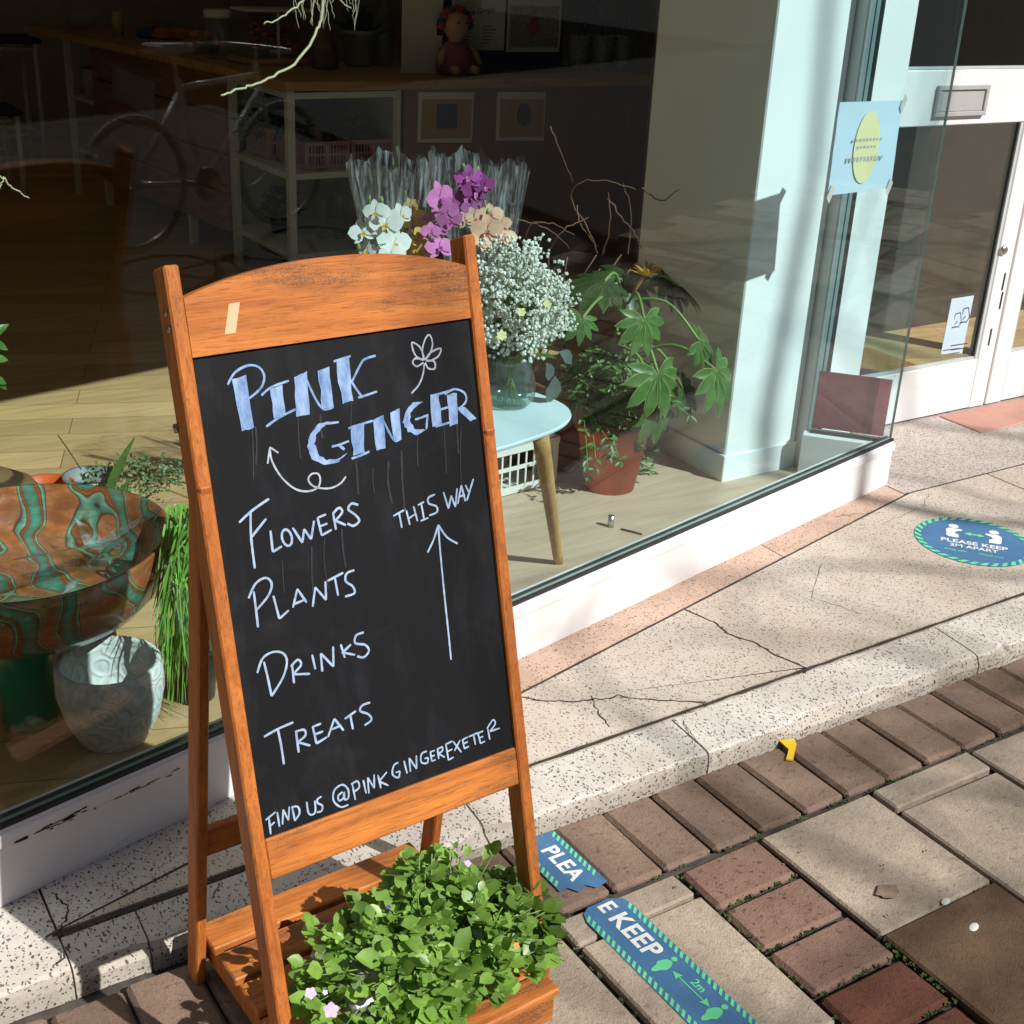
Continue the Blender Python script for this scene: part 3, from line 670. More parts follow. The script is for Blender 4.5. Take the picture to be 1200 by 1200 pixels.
m = MB(); m.poly([P2(.5+.2*math.cos(a), .5+.40*math.sin(a)) for a in [i*math.pi/16 for i in range(32)]]); m.build('printed_oval', M['paper_yellow'], pp)
m = MB()
for r_, (b, n) in enumerate(((.40, 9), (.48, 6), (.60, 11))):
    for k in range(n):
        a = .5 + (k-n/2)*.055; h = .035 if r_ < 2 else .06
        m.poly([P2(a, b, .0006), P2(a+.035, b, .0006), P2(a+.035, b+h*random.uniform(.5,1), .0006), P2(a, b+h, .0006)])
m.build('printed_words', plain('faint_print', (.42,.42,.38), .8, .2), pp)
m = MB()
for (a, b) in ((1.0, .02), (.97, .97), (.02, .97)):
    d_ = V((.05, -.07)) if a > .5 and b < .5 else V((-.05, .12))
    c0 = P2(a, b, .0008); t1 = uP*.06; t2 = vP*.17
    m.poly([c0 - t2*.6 + t1*.2, c0 - t2*.2 + t1*1.0, c0 + t2*.7 + t1*.0, c0 + t2*.3 - t1*.8])
m.build('tape', plain('clear_tape', (.5,.5,.48), .4, .1), pp)

# ------------------------------------------------------------------ chalkboard A-frame sign
yaw, tilt = R(3.208), R(14.144)
U = V((math.cos(yaw), math.sin(yaw), 0)); NB = V((-U.y, U.x, 0))
UP = V((0,0,math.cos(tilt))) + NB*math.sin(tilt); FN = U.cross(UP)
O = CPOS + ray(228, 415).normalized()*1.6
BW, BH = .3933, .627
def BP(a, b, o=0.0): return O + U*a + UP*b + FN*o
def onboard(x, y):
    p = onplane(x, y, BP(0,0,-.005), FN) - O
    return V((p.dot(U), p.dot(UP)))
def side(u, n, z): return O + U*u + NB*n + V((0,0,z-O.z))
sg = thing('chalkboard_sign', side(.2, -.1, 0), 'orange wooden A-frame chalkboard sign with shelf standing on the pavement', 'sign')
def ground_clip(p):
    return p + UP*(-p.z/UP.z)
def stile(a0, a1):
    m = MB(); f, b = .002, -.036
    lo = [ground_clip(BP(x, -1, o)) for x, o in ((a0,f),(a1,f),(a1,b),(a0,b))]
    hi = [BP(x, .106 + (0.0 if o > -.01 else -.004), o) for x, o in ((a0,f),(a1,f),(a1,b),(a0,b))]
    m.hexa(lo+hi, 0, 1, .0025); return m.build('stile', M['wood_leg'], sg)
sL = stile(-.0225, -.0035); sR = stile(.3955, .4145)
m = MB()      # arched top rail
n = 24; top = []
for i in range(n+1):
    x = -.003 + .398*i/n; s_ = (i/n-.5)*2
    top.append((x, .0965 - .030*abs(s_)**2.2))
fr_ = [BP(x, z, 0) for x, z in top]; bk = [BP(x, z, -.020) for x, z in top]
fl_ = [BP(x, -.004+.0*x, 0) for x, z in top]; bl_ = [BP(x, -.004, -.020) for x, z in top]
vs = fr_+bk+fl_+bl_; k = n+1
fs = []
for i in range(n): fs += [(2*k+i, 2*k+i+1, i+1, i), (i, i+1, k+i+1, k+i), (3*k+i, k+i, k+i+1, 3*k+i+1), (2*k+i, 3*k+i, 3*k+i+1, 2*k+i+1)]
m.add(vs, fs); trl = m.build('top_rail', M['wood_rail'], sg)
m = MB(); m.box((-.003, -.684, -.020), (.395, -BH, 0), fr=BP, bev=.002); m.build('bottom_rail', M['wood_rail'], sg)
m = MB(); m.box((-.003, -BH-.004, -.012), (.395, .0, -.005), fr=BP); cb = m.build('chalkboard', M['chalkboard'], sg)
m = MB(); a, b = onboard(269,355), onboard(263,391)
p0, p1, p2, p3 = [onboard(*q) for q in ((266,356),(279,354),(274,390),(261,392))]
m.poly([BP(p.x, p.y, .0006) for p in (p0,p1,p2,p3)]); m.build('tape_residue', M['tape'], trl)
# screws on the outer face of the left stile
m = MB()
for (x, y) in ((195.5,367),(199,386),(207,502)):
    pc = onplane(x, y, BP(-.0225, 0, 0), U)
    m = MB(); m.tube([pc + U*.001, pc - U*.0025], .0042 if y < 500 else .006, 10); m.build('screw', M['screw'], sL)
# rear legs
def rear(u0, u1):
    m = MB()
    def rl(z): return .1135 - .1409*z
    def pt(u, z, w): return side(u, rl(z)-w, z)
    m.hexa([pt(u0,0,.034),pt(u1,0,.034),pt(u1,0,0),pt(u0,0,0),pt(u0,.88,.034),pt(u1,.88,.034),pt(u1,.88,0),pt(u0,.88,0)], 0, 1, .0025)
    return m.build('rear_leg', M['wood_leg'], sg)
rear(-.0215, -.0045); rear(.3965, .4135)
m = MB(); m.box((-.004,.055,.255),(.396,.072,.30), fr=side, bev=.002); m.build('rear_stretcher', M['wood_rail'], sg)
SZ = .082
for i, (a, b) in enumerate(((.056,.118),(-.020,.044),(-.096,-.032),(-.172,-.108),(-.248,-.184))):
    m = MB(); m.box((.001, a, SZ-.014+random.uniform(-.001,.001)), (.386, b, SZ+random.uniform(-.001,.001)), fr=side, bev=.0025); m.build('slat', M['wood_rail'], sg)
for u in (.003, .368):
    m = MB(); m.box((u, -.262, SZ-.045), (u+.016, .112, SZ-.0155), fr=side, bev=.002); m.build('shelf_rail', M['wood_leg'], sg)
m = MB(); m.box((-.002, -.296, SZ-.055), (.384, -.276, SZ-.0035), fr=side, bev=.0025); m.box((-.003, -.302, SZ-.003), (.388, -.258, SZ+.010), fr=side, bev=.003); m.build('front_apron', M['wood_rail'], sg)
for u in (.001, .366):
    m = MB(); m.box((u, -.2755, .0), (u+.018, -.2625, SZ-.004), fr=side, bev=.002); m.build('shelf_foot', M['wood_leg'], sg)

# handwriting with chalk pens, drawn on the board face
A3 = lambda L: [(230+x/3, 380+y/3) for x, y in L]
B3 = lambda L: [(270+.3*x, 680+.3*y) for x, y in L]
PXM = 1/1080.0
def ell(cx, cy, rx, ry, n=16, a0=0, rot=0):
    return [(cx+rx*math.cos(a0+2*math.pi*i/n)*math.cos(rot)-ry*math.sin(a0+2*math.pi*i/n)*math.sin(rot), cy+rx*math.cos(a0+2*math.pi*i/n)*math.sin(rot)+ry*math.sin(a0+2*math.pi*i/n)*math.cos(rot)) for i in range(n+1)]
layer = [0]
def lettering(strokes, fats, mat, name, wpx, curve=True):
    m = MB()
    frm = lambda p, o: BP(p.x, p.y, -.005+o)
    def sub(P, step=.004):
        out = [P[0]]
        for a, b in zip(P, P[1:]):
            n = max(1, int((b-a).length/step))
            out += [a.lerp(b, i/n) for i in range(1, n+1)]
        return out
    for s in strokes:
        w = wpx
        if isinstance(s, tuple): s, w = s
        if len(s) > 2 and curve: s = smooth_path([(*p, 0) for p in s], 5)
        P = [onboard(p[0], p[1]) for p in s]
        layer[0] += 1
        P = sub(P)
        m.ribbon(P, w*PXM, frm, .0006 + (layer[0] % 30)*1.2e-5)
    for f in fats:
        layer[0] += 1
        P = [onboard(p[0], p[1]) for p in f]; P2_ = []
        for i in range(len(P)):
            a, b = P[i], P[(i+1) % len(P)]
            for k in range(4): P2_.append(a.lerp(b, k/4) + V((random.gauss(0,.0005), random.gauss(0,.0005))))
        m.poly([frm(p, .0010 + (layer[0] % 30)*1.2e-5) for p in P2_])
    return m.build(name, mat, cb)
S, Fq = [], []
S += [A3(q) for q in ([(110,212),(135,170),(180,145),(218,150),(238,180),(230,218),(205,245),(182,262)], [(228,250),(262,222),(325,198)], [(245,360),(290,328),(352,297)], [(385,190),(420,265),(448,298),(480,292)],
     [(482,131),(542,112)], [(545,205),(580,135),(598,120),(630,110)], [(538,190),(562,228),(584,258)], [(568,258),(600,248),(635,236)])]
Fq += [A3(q) for q in ([(122,195),(172,178),(203,365),(160,375)], [(258,228),(302,213),(312,318),(270,332)], [(343,187),(385,165),(398,318),(348,325)], [(427,165),(467,148),(482,293),(440,298)], [(489,128),(535,114),(550,270),(512,278)],
     [(540,362),(588,345),(590,450),(552,462)], [(620,335),(658,318),(662,435),(630,445)], [(680,310),(712,295),(720,400),(690,410)], [(818,250),(850,240),(862,350),(828,362)], [(880,250),(915,240),(918,350),(888,360)], [(915,297),(942,290),(985,332),(960,340)])]
Fq += [A3([(470,344),(430,347),(400,383),(388,430),(405,474),(450,495),(500,485),(528,452),(500,472),(458,478),(428,455),(414,420),(424,380),(450,354)]), A3([(800,272),(760,274),(732,310),(725,345),(740,378),(775,390),(808,368),(796,370),(768,370),(750,340),(752,310),(772,286)])]
S += [A3(q) for q in ([(448,350),(500,344)], [(475,430),(500,424),(536,410)], [(534,366),(575,352),(620,339)], [(545,472),(575,462),(608,447)], [(652,328),(680,385),(698,410),(720,400)], [(768,335),(790,328),(815,318)], [(812,320),(808,368)],
     [(835,250),(900,231)], [(850,302),(886,291)], [(840,360),(890,345)], [(872,247),(905,228),(940,240),(948,268),(928,292),(905,300)])]
S.append((A3([(520,440),(500,425)]), 4))
lettering(S, Fq, M['chalk_blue'], 'lettering', 3.2)
S = [A3(q) for q in ([(800,125),(794,90),(805,50),(820,38),(830,70),(818,108),(800,125)], [(800,125),(770,110),(757,65),(785,80),(800,115)], [(806,125),(822,100),(858,85),(850,112),(822,128),(806,127)], [(798,126),(770,120),(760,135),(775,148),(798,134)], [(808,128),(835,130),(838,155),(815,155),(804,134)], [(801,138),(795,180),(780,215),(755,243)],
     [(525,535),(505,560),(470,576),(430,575),(405,565),(393,545),(405,526),(428,526),(435,550),(425,575),(390,587),(350,580),(310,550),(280,510),(262,470),(258,435)], [(250,490),(258,432)], [(258,432),(288,452)])]
lettering(S, [], M['chalk_white'], 'lettering', 2.6)
S = [A3(q) for q in ([(150,697),(195,655),(255,613)], [(190,660),(192,750),(205,858)], [(190,752),(245,683)], [(260,725),(268,800)], [(268,800),(300,780)], [(338,715),(372,768)], [(372,768),(378,720)], [(378,720),(403,755)], [(403,755),(413,690)], [(425,680),(440,742)], [(440,742),(475,722)], [(425,680),(455,668)], [(432,711),(460,700)],
     [(480,665),(490,722)], [(478,667),(500,645),(512,660),(488,690)], [(488,690),(525,706)], [(568,635),(545,630),(533,650),(558,670),(572,690),(552,708),(530,700)])] + [A3(ell(318,750,17,29,14,.5,-.25))]
lettering(S, [], M['chalk_pale'], 'lettering', 3.4)
S = [A3(q) for q in ([(692,674),(735,650)], [(712,662),(722,715)], [(738,655),(750,705)], [(763,640),(777,692)], [(742,685),(772,665)], [(790,630),(800,685)], [(778,636),(800,624)], [(788,691),(815,680)], [(838,598),(815,610),(817,630),(843,640),(845,660),(818,672)], [(868,590),(886,648)], [(886,648),(895,602)], [(895,602),(910,642)], [(910,642),(916,576)], [(918,632),(931,566)], [(931,566),(945,622)], [(922,606),(944,600)], [(945,565),(958,592)], [(973,543),(950,620)])]
S += [A3([(812,802),(832,760),(850,705)]), A3([(850,705),(880,748),(918,771)]), [(513.3,616),(515,640),(520,693),(525,740),(528.3,773)]]
lettering(S, [], M['chalk_pale'], 'lettering', 2.9)
S = [[(297,693),(300,717),(302,735)], [(291,701),(299,684),(311,677),(318,684),(314,698),(300,715)], [(320,698),(327,725)], [(327,725),(338,715)], [(343,712),(348,690)], [(348,690),(359,706)], [(344,708),(358,702)], [(366,711),(369,688)], [(369,688),(382,703)], [(382,703),(381,681)], [(383,681),(402,671)], [(392,676),(396,698)], [(415,668),(406,672),(405,681),(413,687),(415,695),(404,699)]]
lettering(S, [], M['chalk_pale'], 'lettering', 3.3)
S = [B3(q) for q in ([(130,318),(145,380),(160,452)], [(104,362),(125,305),(165,280),(205,285),(220,320),(203,382),(160,452)], [(240,330),(248,402)], [(235,337),(262,310),(275,330),(243,367)], [(243,367),(310,365)], [(318,290),(331,347)], [(358,356),(352,285)], [(352,285),(402,337)], [(402,337),(400,258)], [(430,250),(446,302)], [(470,250),(434,285)], [(440,282),(486,291)], [(520,203),(490,215),(487,245),(525,252),(540,275),(520,300),(494,296)])]
lettering(S, [], M['chalk_pale'], 'lettering', 3.3)
S = [B3(q) for q in ([(130,611),(185,580),(245,554)], [(185,585),(198,650),(208,718)], [(255,590),(266,672)], [(251,592),(285,583),(292,605),(262,632)], [(262,632),(311,645)], [(320,570),(335,637)], [(335,637),(376,612)], [(320,572),(353,559)], [(328,602),(361,589)], [(380,612),(405,540)], [(405,540),(441,586)], [(394,582),(432,566)], [(446,541),(490,510)], [(467,525),(478,582)], [(545,477),(515,488),(506,510),(538,523),(550,545),(523,566)])]
lettering(S, [], M['chalk_pale'], 'lettering', 3.3)
S = [B3(q) for q in ([(150,930),(157,992)], [(137,936),(176,904)], [(152,962),(172,944)], [(182,905),(191,962)], [(203,953),(205,895)], [(205,895),(226,937)], [(226,937),(229,884)], [(240,885),(251,938)], [(237,886),(262,884),(269,910),(250,939)], [(297,865),(304,908),(320,915),(331,900),(329,860)], [(355,844),(339,855),(341,870),(358,880),(355,900),(336,906)],
     [(437,826),(420,842),(424,860),(440,850),(443,826),(446,855),(460,848),(458,815),(435,798),(405,820),(402,860),(430,885),(460,876)],
     [(475,795),(487,857)], [(470,797),(495,784),(502,808),(480,827)], [(518,780),(529,832)], [(540,832),(535,770)], [(535,770),(561,811)], [(561,811),(560,758)], [(575,760),(587,812)], [(610,748),(578,787)], [(580,785),(616,801)], [(655,711),(637,723),(632,757),(655,770),(661,745)], [(661,745),(644,750)], [(677,705),(689,754)], [(702,747),(697,694)], [(697,694),(726,736)], [(726,736),(725,684)],
     [(767,667),(746,678),(745,710),(768,713),(771,692)], [(771,692),(757,696)], [(780,669),(786,707)], [(786,707),(801,700)], [(780,670),(797,664)], [(782,689),(797,683)], [(808,658),(813,697)], [(805,661),(826,651),(826,667),(811,676)], [(811,676),(836,691)], [(840,639),(851,702)], [(851,702),(871,690)], [(838,641),(866,628)], [(845,669),(866,659)], [(869,629),(901,671)], [(896,624),(874,666)], [(905,620),(913,657)], [(913,657),(931,648)], [(904,623),(926,612)], [(908,639),(926,630)], [(929,611),(966,595)], [(948,602),(956,642)], [(965,595),(976,637)], [(976,637),(993,628)], [(964,598),(986,588)], [(970,616),(986,609)], [(1004,580),(1012,622)], [(1001,579),(1024,545),(1033,560),(1012,590)], [(1012,590),(1051,577)])]
lettering(S, [], M['chalk_pale'], 'lettering', 2.8)

S = []
rnd = random.Random(77)
for (x, y, l_) in ((295,502,60),(299,500,45),(349,488,50),(375,486,28),(412,470,60),(417,540,40),(437,548,30),(520,495,60),(489,510,36),(535,492,40),(455,540,50),(470,528,70),(540,500,90),(330,655,40),(365,640,70),(380,630,60),(400,620,45)):
    S.append(([(x, y), (x+rnd.uniform(-1,2), y+l_*.5), (x+rnd.uniform(0,5), y+l_)], rnd.uniform(1.5,3.6)))
lettering(S, [], M['chalk_wash'], 'chalk_drips', 2.5)

# ------------------------------------------------------------------ bedding plants on the sign's shelf
bp = thing('bedding_plant', side(.20, -.17, SZ), 'bushy green viola plant in a grey trough on the sign shelf', 'plant')
m = MB()
a0, a1, b0, b1 = .07, .385, -.252, -.12
for (z0, z1, e0, e1) in ((SZ+.001, SZ+.10, .012, 0),):
    m.hexa([side(a0+e0,b0+e0,z0),side(a1-e0,b0+e0,z0),side(a1-e0,b1-e0,z0),side(a0+e0,b1-e0,z0),side(a0,b0,z1),side(a1,b0,z1),side(a1,b1,z1),side(a0,b1,z1)], 0, 1, .006)
m.build('trough', M['grey_pot'], bp)
lf = MB(); stm = MB(); fw = MB(); fo = MB(); fp_ = MB()
rnd = random.Random(5)
def heightf(u, n):     # mound outline
    e = ((u-.235)/.215)**2 + ((n+.195)/.135)**2
    return e
for i in range(330):
    while True:
        u, n = rnd.uniform(.02, .425), rnd.uniform(-.34, -.05)
        if heightf(u, n) < 1: break
    e = heightf(u, n)
    zt = SZ + .045 + .070*(1-e)**.5 + .045*rnd.random()*(1-e) + .045*noise.noise(V((u*14, n*14, 0)))
    if .22 < u < .32 and -.17 < n < -.05: zt += .06*rnd.random()
    base = side(.235+(u-.235)*.75, -.18+(n+.18)*.75, SZ+.06); tip = side(u, n, zt)
    stm.tube([base, base.lerp(tip, .5)+V((0,0,.012)), tip], [.0016,.0013,.001], 4)
    outw = (U*(u-.245)*3.2 + NB*(n+.185)*3.5 + V((0,0,.5)))
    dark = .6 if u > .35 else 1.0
    nl = rnd.randint(5, 9)
    for k in range(nl):
        ph = rnd.uniform(0, 6.28); t_ = 1 - k*.10
        q = base.lerp(tip, max(.25, t_)) + V((0,0,.012*(1-t_)))
        dirv = (U*math.cos(ph) + NB*math.sin(ph) + outw*.5 + V((0,0,rnd.uniform(-.1,.7)))).normalized()
        ln = rnd.choice((.013,.017,.021,.026,.034)) * rnd.uniform(.85,1.15) * (1.1 if k > 1 else .8); wd = ln*rnd.uniform(.55, .85)
        nrm = (V((0,0,1)) + outw*.5 + V((rnd.gauss(0,.35), rnd.gauss(0,.35), 0)) - V((0,.25,0))).normalized()
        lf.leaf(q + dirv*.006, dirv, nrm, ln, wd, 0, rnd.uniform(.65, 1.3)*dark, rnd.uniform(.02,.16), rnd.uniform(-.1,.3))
for i in range(44):
    a = rnd.uniform(2.2, 6.6) if i % 4 else rnd.uniform(0, 6.28); e_ = rnd.uniform(.75, 1.02)
    u, n = .235+.215*e_*math.cos(a), -.195-.125*e_*math.sin(a)*-1
    if u > .385: continue
    z = SZ + .06 + .085*(1-min(1, e_*e_*.9))**.5 + rnd.uniform(.0,.035); q = side(u, n, z); b_ = side(.235+(u-.235)*.6, -.18+(n+.18)*.6, SZ+.07)
    stm.tube([b_, b_.lerp(q,.6)+V((0,0,.012)), q], [.0014,.0011,.0009], 4)
    d_ = (q-b_).normalized(); lf.leaf(q, d_ + V((rnd.gauss(0,.3), rnd.gauss(0,.3), rnd.gauss(.1,.3))), V((rnd.gauss(0,.4),-.5,1)), rnd.uniform(.022,.036), rnd.uniform(.016,.025), 0, rnd.uniform(.9,1.35), rnd.uniform(.05,.2), rnd.uniform(-.1,.3))
def blossom(mb, c, r, nrm, petals=5, tint=1.0, w=.9):
    nrm = V(nrm).normalized(); s = nrm.orthogonal().normalized(); t_ = nrm.cross(s)
    a0 = random.uniform(0, 6.28)
    for k in range(petals):
        a = a0 + 2*math.pi*k/petals
        d = s*math.cos(a) + t_*math.sin(a)
        mb.leaf(c, d + nrm*.15, nrm, r, r*w, 0, tint*random.uniform(.9,1.08), .06, .1)
for (x, y, mb, r) in ((364,1164,fw,.0085),(388,1184,fw,.011),(548,1012,fw,.006),(605,1108,fo,.005),(455,1063,fp_,.004),(381,1163,fw,.004)):
    p = onz(x, y, .235 if y < 1100 else .225); b_ = MB(); blossom(b_, p, r, (-.1,-.5,.8)); b_.build('flower', M['viola'] if mb is fw else M['flower_orange'] if mb is fo else M['flower_purple'], bp)
lf.build('foliage', M['leaf'], bp); stm.build('stems', M['stem'], bp);

# ------------------------------------------------------------------ floor stickers, debris
def text_mesh(txt, size, bold=.02, space=1.0):
    cu = bpy.data.curves.new('lettering', 'FONT'); cu.body = txt; cu.size = size; cu.offset = bold*size; cu.align_x = 'CENTER'; cu.align_y = 'CENTER'; cu.space_character = space
    ob = bpy.data.objects.new('lettering_source', cu); COL.objects.link(ob)
    bpy.context.view_layer.update()
    me = bpy.data.meshes.new_from_object(ob.evaluated_get(bpy.context.evaluated_depsgraph_get()))
    out = ([v.co.copy() for v in me.vertices], [tuple(p.vertices) for p in me.polygons])
    bpy.data.objects.remove(ob); bpy.data.meshes.remove(me); bpy.data.curves.remove(cu); return out
def put_text(mb, txt, size, fr, bold=.02, sx=1.0, space=1.0):
    vs, fs = text_mesh(txt, size, bold, space)
    mb.add([fr(v.x*sx, v.y) for v in vs], fs)
# roundel
rc = onz(1141, 634.5, ZT); ru = V((.637,-.771,0)); rv = V((.771,.637,0)); rr = .158
RF = lambda a, b, o=.0: rc + ru*a + rv*b + V((0,0,.0012+o))
rd_ = thing('floor_roundel', rc, 'round blue keep apart floor sticker with green striped rim', 'floor sticker')
m = MB(); m.poly([RF(rr*math.cos(i*math.pi/32), rr*math.sin(i*math.pi/32)) for i in range(64)]); m.build('disc', M['sticker_blue'], rd_)
m = MB()
for k in range(34):
    a = 2*math.pi*k/34; b = a + .10; c = a + .2
    m.poly([RF(.157*math.cos(a), .157*math.sin(a), .0006), RF(.157*math.cos(b), .157*math.sin(b), .0006), RF(.140*math.cos(c), .140*math.sin(c), .0006), RF(.140*math.cos(c-.10), .140*math.sin(c-.10), .0006)])
m.poly([RF(-.025,.043,.0007),RF(-.008,.056,.0007),RF(-.008,.047,.0007),RF(.012,.047,.0007),RF(.012,.056,.0007),RF(.028,.043,.0007),RF(.012,.030,.0007),RF(.012,.039,.0007),RF(-.008,.039,.0007),RF(-.008,.030,.0007)])
put_text(m, 'Keep safe        Thank you', .0145, lambda x, y: RF(x, y-.083, .0007))
m.build('green_print', M['sticker_green'], rd_)
m = MB()
for s_ in (-1, 1):
    m.poly([RF(s_*.054+.0135*math.cos(i*math.pi/8), .083+.0135*math.sin(i*math.pi/8), .0007) for i in range(16)])
    m.poly([RF(s_*x, y, .0007) for x, y in (((.034,.067),(.066,.067),(.074,.055),(.072,.012),(.066,.005),(.040,.005),(.040,.026),(.052,.034),(.045,.05),(.030,.058))[::s_])])
put_text(m, 'PLEASE KEEP', .030, lambda x, y: RF(x, y-.022, .0007), .025, 1.05)
put_text(m, '2M APART', .026, lambda x, y: RF(x, y-.050, .0007), .02, 1.05)
m.build('white_print', M['sticker_white'], rd_)

# strip sticker torn over the joint in two pieces
tq = R(3.5)
sdn = V((math.sin(tq)*.35, -1, 0)).normalized(); sac = V((-sdn.y, sdn.x, 0))
def strip(orig, lbl, length, width, head, letters, person, torn):
    t_ = thing('strip_sticker', orig, lbl, 'floor sticker')
    SF = lambda a, b, o=0.0: V(orig) + sdn*a + sac*b + V((0,0,.0032+o))      # a along, b across
    m = MB(); h = width/2
    if head: out = [(.0, -h*.5), (.0, h*.45), (.012, h*.9), (.028, h)]
    else: out = [(0, -h), (0, h)]
    end = [(length, h), (length+(.0 if not torn else .004), h*.4), (length-(.012 if torn else 0), h*.1), (length-(.002 if torn else 0), -h*.35), (length-(.022 if torn else 0), -h*.6), (length-(.02 if torn else 0), -h)]
    if head: end += [(.03, -h), (.01, -h*.85)]
    m.poly([SF(a, b) for a, b in out+end]); m.build('backing', M['sticker_blue'], t_)
    m = MB(); a = .026 if head else .004
    while a < length-.03:
        for s_ in (-1, 1):
            e = h-.0012
            m.poly([SF(a, s_*e, .0006), SF(a+.007, s_*e, .0006), SF(a+.016 if s_ > 0 else a-.002, s_*(e-.011), .0006), SF(a+.009 if s_ > 0 else a-.009, s_*(e-.011), .0006)])
        a += .0135
    if person:
        for pa in (.172, .292):
            for (ca, cb, ra, rb) in ((0, -.004, .0115, .021),):
                m.poly([SF(pa+ca+ra*math.cos(i*math.pi/10)*(1.0 if math.sin(i*math.pi/10) > -.3 else .6), cb+rb*math.sin(i*math.pi/10), .0007) for i in range(20)])
            m.poly([SF(pa-.001+.0055*math.cos(i*math.pi/6), .0235+.0055*math.sin(i*math.pi/6), .0007) for i in range(12)])
        c0 = .004
        m.poly([SF(.19, c0, .0007), SF(.207, c0+.008, .0007), SF(.205, c0+.0012, .0007), SF(.264, c0+.0012, .0007), SF(.262, c0+.008, .0007), SF(.279, c0, .0007), SF(.262, c0-.008, .0007), SF(.264, c0-.0012, .0007), SF(.205, c0-.0012, .0007), SF(.207, c0-.008, .0007)])
        put_text(m, '2m', .022, lambda x, y: SF(.236+x, .018+y, .0007), .02)
    m.build('green_print', M['sticker_green'], t_)
    m = MB()
    for (txt, a, size) in letters: put_text(m, txt, size, lambda x, y: SF(a+x, .004+y, .0007), .03, .95, 1.08)
    m.build('white_print', M['sticker_white'], t_); return t_
f1 = onz(657, 985); f2 = V((1.129, 1.372, 0))
strip((1.123, 1.572, .0012), 'upper fragment of torn blue strip sticker on the clay pavers', .165, .088, False, (('PLEA', .085, .045),), False, True)
strip((1.126, 1.372, .0), 'long fragment of torn blue strip sticker reading KEEP on pale slabs', .62, .094, True, (('E', .016, .044), ('KEEP', .093, .050), ('please', .236, .0001)), True, False)
m = MB(); yq = [onz(*p) for p in ((913,871),(930,869),(933,875),(929,893),(921,892),(924,880))]
m.poly([p + V((0,0,.007 if i < 3 else .005)) for i, p in enumerate(yq)], .003, (0,0,1)); tag(m.build('plastic_scrap', M['yellow']), 'bent bright yellow plastic scrap lying on the clay pavers', 'litter')
for (x, y, r, lb_) in ((1108,1057,.009,'white petal on the pale slab near the damp edge'), (1141,1087,.010,'white petal lying alone on the damp brown slab')):
    p = onz(x, y); m = MB(); m.lathe((p.x, p.y, .001), [(.0001,.0022),(r*.5,.002),(r*.9,.0013),(r,.0006)], 16, sx=1.25, sy=.72, rot=.3)
    tag(m.build('petal', M['petal_white']), lb_, 'petal')
m = MB(); rnd = random.Random(3)
for i in range(70):
    x = rnd.uniform(1.2, 2.6); y = 1.578+rnd.gauss(0,.006) if i % 3 else rnd.uniform(1.0, 1.55)
    a = rnd.uniform(0,6.28); m.leaf((x, y, .0025), (math.cos(a), math.sin(a), .1), (0,0,1), rnd.uniform(.004,.011), .004, 0, rnd.uniform(.5,1.4))
struct(m.build('leaf_litter', plain('dry_leaf_litter', (.22,.11,.05), .8, .4, tint=True)), 'stuff')
st_ = onz(1040, 1046); m = MB(); m.poly([V((st_.x+.023*math.cos(a)*(1+.10*math.sin(a*5)+.06*math.sin(a*9)), st_.y+.017*math.sin(a)*(1+.12*math.cos(a*4)), .0034)) for a in [i*.1309 for i in range(48)]]); struct(m.build('stain', plain('dark_stain', lin((126,106,90)), .8, .3, 60)))

# ------------------------------------------------------------------ window display: table, vase, orchids, pots
TZ = .47
tt = thing('side_table', (1.5, 2.47, ZF), 'pale blue topped side table with splayed beech legs in the window', 'table')
tc_ = V((1.475, 2.475, 0))
def tab(r, z, ex=2.9, sa=.275, sb=.205):
    out = []
    for i in range(64):
        a = 2*math.pi*i/64; ca, sa_ = math.cos(a), math.sin(a)
        x = sa*r*abs(ca)**(2/ex)*(1 if ca >= 0 else -1); y = sb*r*abs(sa_)**(2/ex)*(1 if sa_ >= 0 else -1)
        out.append(tc_ + SD*x + SN*y + V((0,0,z)))
    return out
m = MB(); rings = [tab(.955, TZ-.016), tab(.99, TZ-.011), tab(1.0, TZ-.005), tab(.992, TZ)]
vs = [p for r_ in rings for p in r_]; fs = [(i*64+j, i*64+(j+1) % 64, (i+1)*64+(j+1) % 64, (i+1)*64+j) for i in range(3) for j in range(64)]
m.add(vs, fs + [tuple(range(64))[::-1], tuple(192+j for j in range(64))]); m.build('table_top', M['table_blue'], tt)
lf0 = onz(655, 661, ZF)
for (dx, dy) in ((1,-1),(1,1),(-1,-1),(-1,1)):
    foot = tc_ + SD*(.262*dx) + SN*(.135*dy) + V((0,0,ZF)) if (dx, dy) != (1,-1) else lf0
    top = tc_ + SD*(.175*dx) + SN*(.105*dy) + V((0,0,TZ-.0165))
    if (dx, dy) == (1,-1): top = onz(634, 513, TZ-.0165)
    m = MB(); m.tube([foot, foot.lerp(top, .1), foot.lerp(top,.9), top], [.0115,.013,.0195,.020], 16); m.build('leg', M['table_leg'], tt)
vz = onz(596, 474, TZ)
va = thing('glass_vase', (vz.x, vz.y, TZ), 'ribbed clear glass vase of white baby breath on the blue table', 'vase')
m = MB(); prof = [(.030,.001),(.048,.004),(.060,.022),(.064,.048),(.058,.078),(.047,.098),(.046,.108),(.049,.116)]
m.lathe((vz.x, vz.y, TZ), prof, 64, rib=.018, ribn=28); m.build('vessel', M['vase_glass'], va)
m = MB(); m.lathe((vz.x, vz.y, TZ), [(.0001,.006),(.045,.007),(.056,.022),(.059,.046),(.0001,.0465)], 32); m.build('water', clear('vase_water', (.86,.92,.88), .03), va)
gy_ = MB(); gs = MB(); rnd = random.Random(11)
ctr = V((vz.x+.012, vz.y, TZ+.235))
